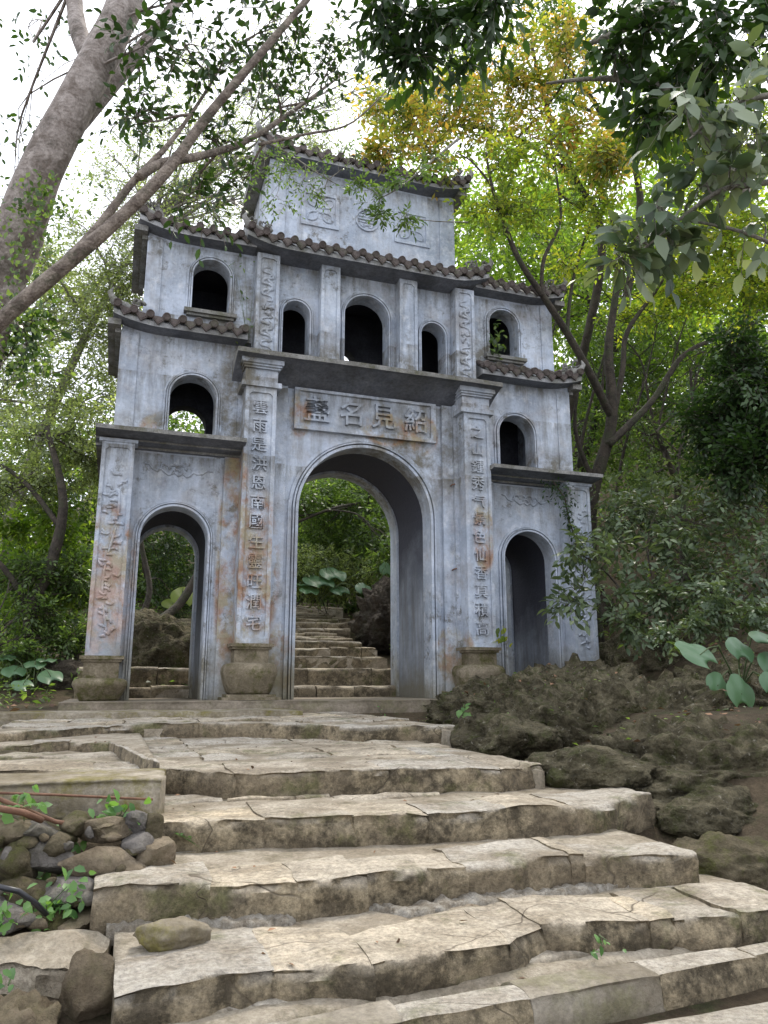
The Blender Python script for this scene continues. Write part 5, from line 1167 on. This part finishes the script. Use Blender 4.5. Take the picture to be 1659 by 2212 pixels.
taro('bright green taro leaves glimpsed through the left side arch', tb, [(at(395,1290,15),.6,0,.9),(at(372,1305,15),.5,.4,.6)], 'lf_bright')
# ---- small plants on the left rubble
def herb(name, label, cat, pts, leaf, n, seed, mt='lf_fresh', wr=.6, h=.06, y=-5.6):
    rng = np.random.default_rng(seed); base = ony(*pts[0], y); root = thing(name, label, cat, tuple(base)); b = MB(); B = []
    for x, py in pts:
        tip = ony(x, py, y-.02+rng.uniform(-.05, .05)); st = base+(tip-base)*.3+rng.normal(0, .01, 3); b.tube([base, st, tip], [.0025,.002,.001], 5)
        for k in range(n): B.append(tip+rng.normal(0, h*.5, 3)*np.array([1, .6, .8]))
    part('stems', b, M['stem'], root); B = np.array(B); m_ = len(B)
    A = unit(rng.normal(0, 1, (m_, 3))+np.array([0,-.4,-.5])); N = unit(rng.normal(0, .4, (m_, 3))+np.array([0,-.6,.7]))
    off = np.array(root.location); link('leaves', leaf_mesh('leaves', B-off, A, N, leaf*(.6+.7*rng.random(m_)), wr), M[mt], root); return root
herb('weed', 'bright green trailing weed over the rubble at the left edge', 'weed', [(60,1790),(20,1760),(50,1730),(20,1810),(70,1830),(110,1830),(150,1820),(50,1870),(130,1860),(10,1840),(90,1790),(170,1800),(30,1880)], .05, 7, 81)
herb('weed', 'heart-leaved weed climbing below the parapet corner', 'weed', [(250,1770),(235,1740),(265,1745),(250,1760),(280,1740)], .042, 5, 82)
herb('weed', 'small heart-leaved sprig beside the third step', 'weed', [(285,1785),(280,1775),(290,1790)], .036, 3, 83)
herb('weed', 'large-leaved seedling hanging over the dark gap in the rubble', 'weed', [(65,1920),(65,1895),(75,1880),(55,1925),(80,1940)], .07, 2, 84)
herb('weed', 'pale green clump of small leaves left of the fourth step', 'weed', [(115,1960),(95,1950),(130,1940),(145,1955),(120,1980),(85,1965),(145,1915),(150,1990)], .034, 11, 85, y=-5.85)
herb('weed', 'tiny green weeds at the far left below the hose', 'weed', [(10,1960),(5,1980),(20,1990),(0,1950)], .03, 7, 86, y=-6.0)
herb('weed', 'two-leaved seedling on the pitted rock at lower left', 'weed', [(25,2110),(22,2100),(20,2125)], .03, 2, 87, y=-6.3)
herb('weed', 'small weed growing from the joint under the fifth step', 'weed', [(1300,2040),(1290,2035),(1312,2032)], .022, 4, 88, y=-6.48)
herb('weed', 'little seedling sprouting at the right end of the plinth', 'weed', [(825,1558-14),(820,1530)], .03, 3, 89, y=-.75)
herb('weed', 'small light green sprig on the rock near the top step', 'weed', [(1000,1545),(1005,1535),(995,1530)], .07, 4, 90, y=-2.2)
herb('weed', 'second light green sprig lower on the rock near the top step', 'weed', [(1040,1560),(1045,1548)], .06, 4, 91, y=-2.8)
herb('weed', 'green sprig in the right-hand pillar joint', 'weed', [(1082,1380),(1080,1365),(1090,1375)], .09, 4, 92, y=-.35, mt='lf_yellow')
herb('weed', 'leafy plant rooted in the top right window', 'weed', [(1072,770),(1070,700),(1075,720),(1068,735),(1078,745),(1070,760)], .10, 6, 93, y=-.08, mt='lf_mid')
herb('weed', 'wispy climber on the wall beside the top left window', 'weed', [(535,735),(545,690),(520,640),(548,600),(515,590),(530,560),(505,575)], .06, 3, 94, y=-.06, mt='lf_mid', h=.12)
# fern tufts
def fern(label, base, n, L, seed, mt='lf_fresh', cat='fern'):
    rng = np.random.default_rng(seed); root = thing('fern', label, cat, tuple(base)); off = np.array(root.location)
    for k in range(n):
        a = 2*PI*k/n+rng.uniform(-.3, .3); d = unit(np.array([math.cos(a), math.sin(a)*.6-.3, rng.uniform(-.2, .9)])); l = L*rng.uniform(.7, 1.1)
        t = np.linspace(.05, 1, 16); C = np.array(base)+d*(l*t)[:, None]+np.array([0,0,-1.])*(l*.5*t*t)[:, None]
        s = unit(np.cross(d, [0,0,1.])); B = np.concatenate([C, C]); A = np.concatenate([np.tile(s, (16,1))+d*.4, -np.tile(s, (16,1))+d*.4]); ln = np.concatenate([l*.22*np.sin(PI*np.clip(t*.9+.1, 0, 1))+.002]*2)
        me = leaf_mesh('frond', B-off, unit(A), np.tile(unit(np.array([0,-.3,1.])), (32,1)), ln, .35, quad=True); link('frond', me, M[mt], root)
fern('fern tuft growing at the left end of the third step', onz(382,1822,-.40)+np.array([0,-.02,.03]), 11, .11, 95)
fern('pale fern frond poking from the leaves at the left edge', ony(35,1750,-5.7), 4, .12, 96)
fern('blue-green fern on the rock bank', at(1540,1345,6.2)*0+at(1460,1395,6.6), 7, .18, 97, 'lf_mid')
fern('small grey fern in the middle of the rock bank', at(1520,1590,5.6), 6, .09, 98, 'lf_mid')
# climbing fern down the right outer pillar
cf = thing('creeper', 'dark creeper hanging down over the right outer pillar', 'creeper', tuple(ony(1225,1045,-.45))); off = np.array(cf.location); rng = np.random.default_rng(5)
path = [ony(x, y, -.30) for x, y in ((1195,1040),(1220,1075),(1228,1120),(1245,1170),(1255,1215))]; b = MB(); b.tube(path, .01, 6); part('stem', b, M['bark_dark'], cf)
t = np.linspace(0, 3.99, 420); C = np.array([path[int(q)]*(1-q % 1)+path[int(q)+1]*(q % 1) for q in t])+rng.normal(0, .025, (420, 3)); C[:160] += rng.normal(0, .07, (160, 3))*np.array([1.4,.6,.5])
link('leaves', leaf_mesh('leaves', C-off, unit(rng.normal(0, 1, (420,3))+np.array([0,-.3,-.4])), unit(rng.normal(0,.5,(420,3))+np.array([0,-1,.3])), .06*(.6+.6*rng.random(420)), .4, quad=True), M['lf_dark'], cf)
# ivy on the big trunk
iv = thing('creeper', 'ivy leaves clinging to the thick leaning trunk', 'creeper', tuple(at(60,900,4.0))); off = np.array(iv.location)
C = []
for k in range(700):
    y = rng.uniform(740, 1150) if k > 120 else rng.uniform(700, 800); x = 60+(900-y)*.12+rng.normal(0, 42); C.append(at(x+8, y-330, 4.16+rng.uniform(-.03, .03)))
C = np.array(C); link('leaves', leaf_mesh('leaves', C-off, unit(rng.normal(0,1,(700,3))+np.array([0,-.3,-.6])), unit(rng.normal(0,.4,(700,3))-FWD), .035*(.6+.7*rng.random(700)), .6, quad=True), M['lf_mid'], iv)
# ---- ground cover and fallen leaves
def scatter(name, label, pts, leaf, mt, seed, up=True, kind='stuff', wr=.5):
    rng = np.random.default_rng(seed); n = len(pts); A = unit(rng.normal(0, 1, (n, 3))*np.array([1,1,.35])); N = unit(rng.normal(0, .35, (n, 3))+np.array([0,0,1.]))
    return tag(link(name, leaf_mesh(name, pts, A, N, leaf*(.5+rng.random(n)), wr, quad=True), M[mt]), label, kind=kind)
pts = []
rg = np.random.default_rng(77)
while len(pts) < 5200:
    x, y = rg.uniform(-11, 12), rg.uniform(-4, 14)
    if -3.25 < x < 3.1 and y < 1.4: continue
    if -1.4+.1*y < x < 1.0+.17*y and y > 1.2: continue
    if x > 0 and y < -4+x*.2: continue
    if x < -3.2 and y < -1.4: continue
    pts.append((x, y, ground(x, y)+rg.uniform(.01, .05)))
scatter('leaf_litter', 'brown fallen leaves scattered over the forest floor', np.array(pts), .075, 'lf_litter', 78)
pts = []
while len(pts) < 24000:
    x, y = rg.uniform(-11, 12), rg.uniform(-3, 15)
    if -3.3 < x < 3.2 and y < 1.5: continue
    if -1.4+.1*y < x < .9+.17*y and y > 1.2: continue
    if x > 0 and y < -3.2: continue
    if x < -3.2 and y < -.9: continue
    if nz((x, y, 0), .7, 2) < -.02: continue
    pts.append((x, y, ground(x, y)+rg.uniform(.02, .22)))
scatter('ground_cover', 'low green ground cover of small plants under the trees', np.array(pts), .08, 'lf_mid', 79)
pts = []
for k in range(900):
    x, y = rg.uniform(-.3, 3.4), rg.uniform(-5.2, -.7)
    pts.append((x, y))
dg = bpy.context.evaluated_depsgraph_get(); dg.update(); q2 = []
for x, y in pts:
    hit, loc, n_, ix, ob, mx_ = SC.ray_cast(dg, Vector((x, y, 1.3)), Vector((0, 0, -1)))
    if hit and (ob.name.startswith('rock_outcrop') or ob.name == 'ground'): q2.append((loc.x, loc.y, loc.z+.008))
q3 = []
for x, y in [(rg.uniform(-3.0, -.3), rg.uniform(-6.9, -.7)) for _ in range(150)]:
    hit, loc, n_, ix, ob, mx_ = SC.ray_cast(dg, Vector((x, y, .1)), Vector((0, 0, -1)))
    if hit and ob.name.startswith(('stone', 'flagstone')) : q3.append((loc.x, loc.y, loc.z+.004))
scatter('leaf_litter', 'scattered small dry leaves on the stone treads', np.array(q3), .022, 'lf_litter', 103)
q2 = np.array(q2); k = len(q2)//2
scatter('leaf_litter', 'small fallen leaves caught on the rock bank', q2[:k], .045, 'lf_litter', 101)
scatter('ground_cover', 'tiny green seedlings dotted over the rock bank', q2[k:]+np.array([0,0,.01]), .03, 'lf_mid', 102)
pts = []
for k in range(60):
    x = rg.uniform(-2.6, .2); y = rg.uniform(-6.5, -1.2); pts.append((x, y, base_front(y)+.11))
# white board glimpsed behind the right middle window
wb = onz
p = ony(1117,1000,3.2); b = MB(); b.box(p[0]-.14, p[0]+.26, 3.2, 3.25, p[2]-.12, p[2]+.14)
tag(link('white_board', b.mesh('white_board'), M['whitewash']), 'pale board glimpsed through the right middle window', 'board')
print('TRIS', sum(sum(len(p.vertices)-2 for p in me.polygons) for me in bpy.data.meshes if me.users and len(me.polygons) < 60000)+sum(2*len(me.polygons) for me in bpy.data.meshes if len(me.polygons) >= 60000))
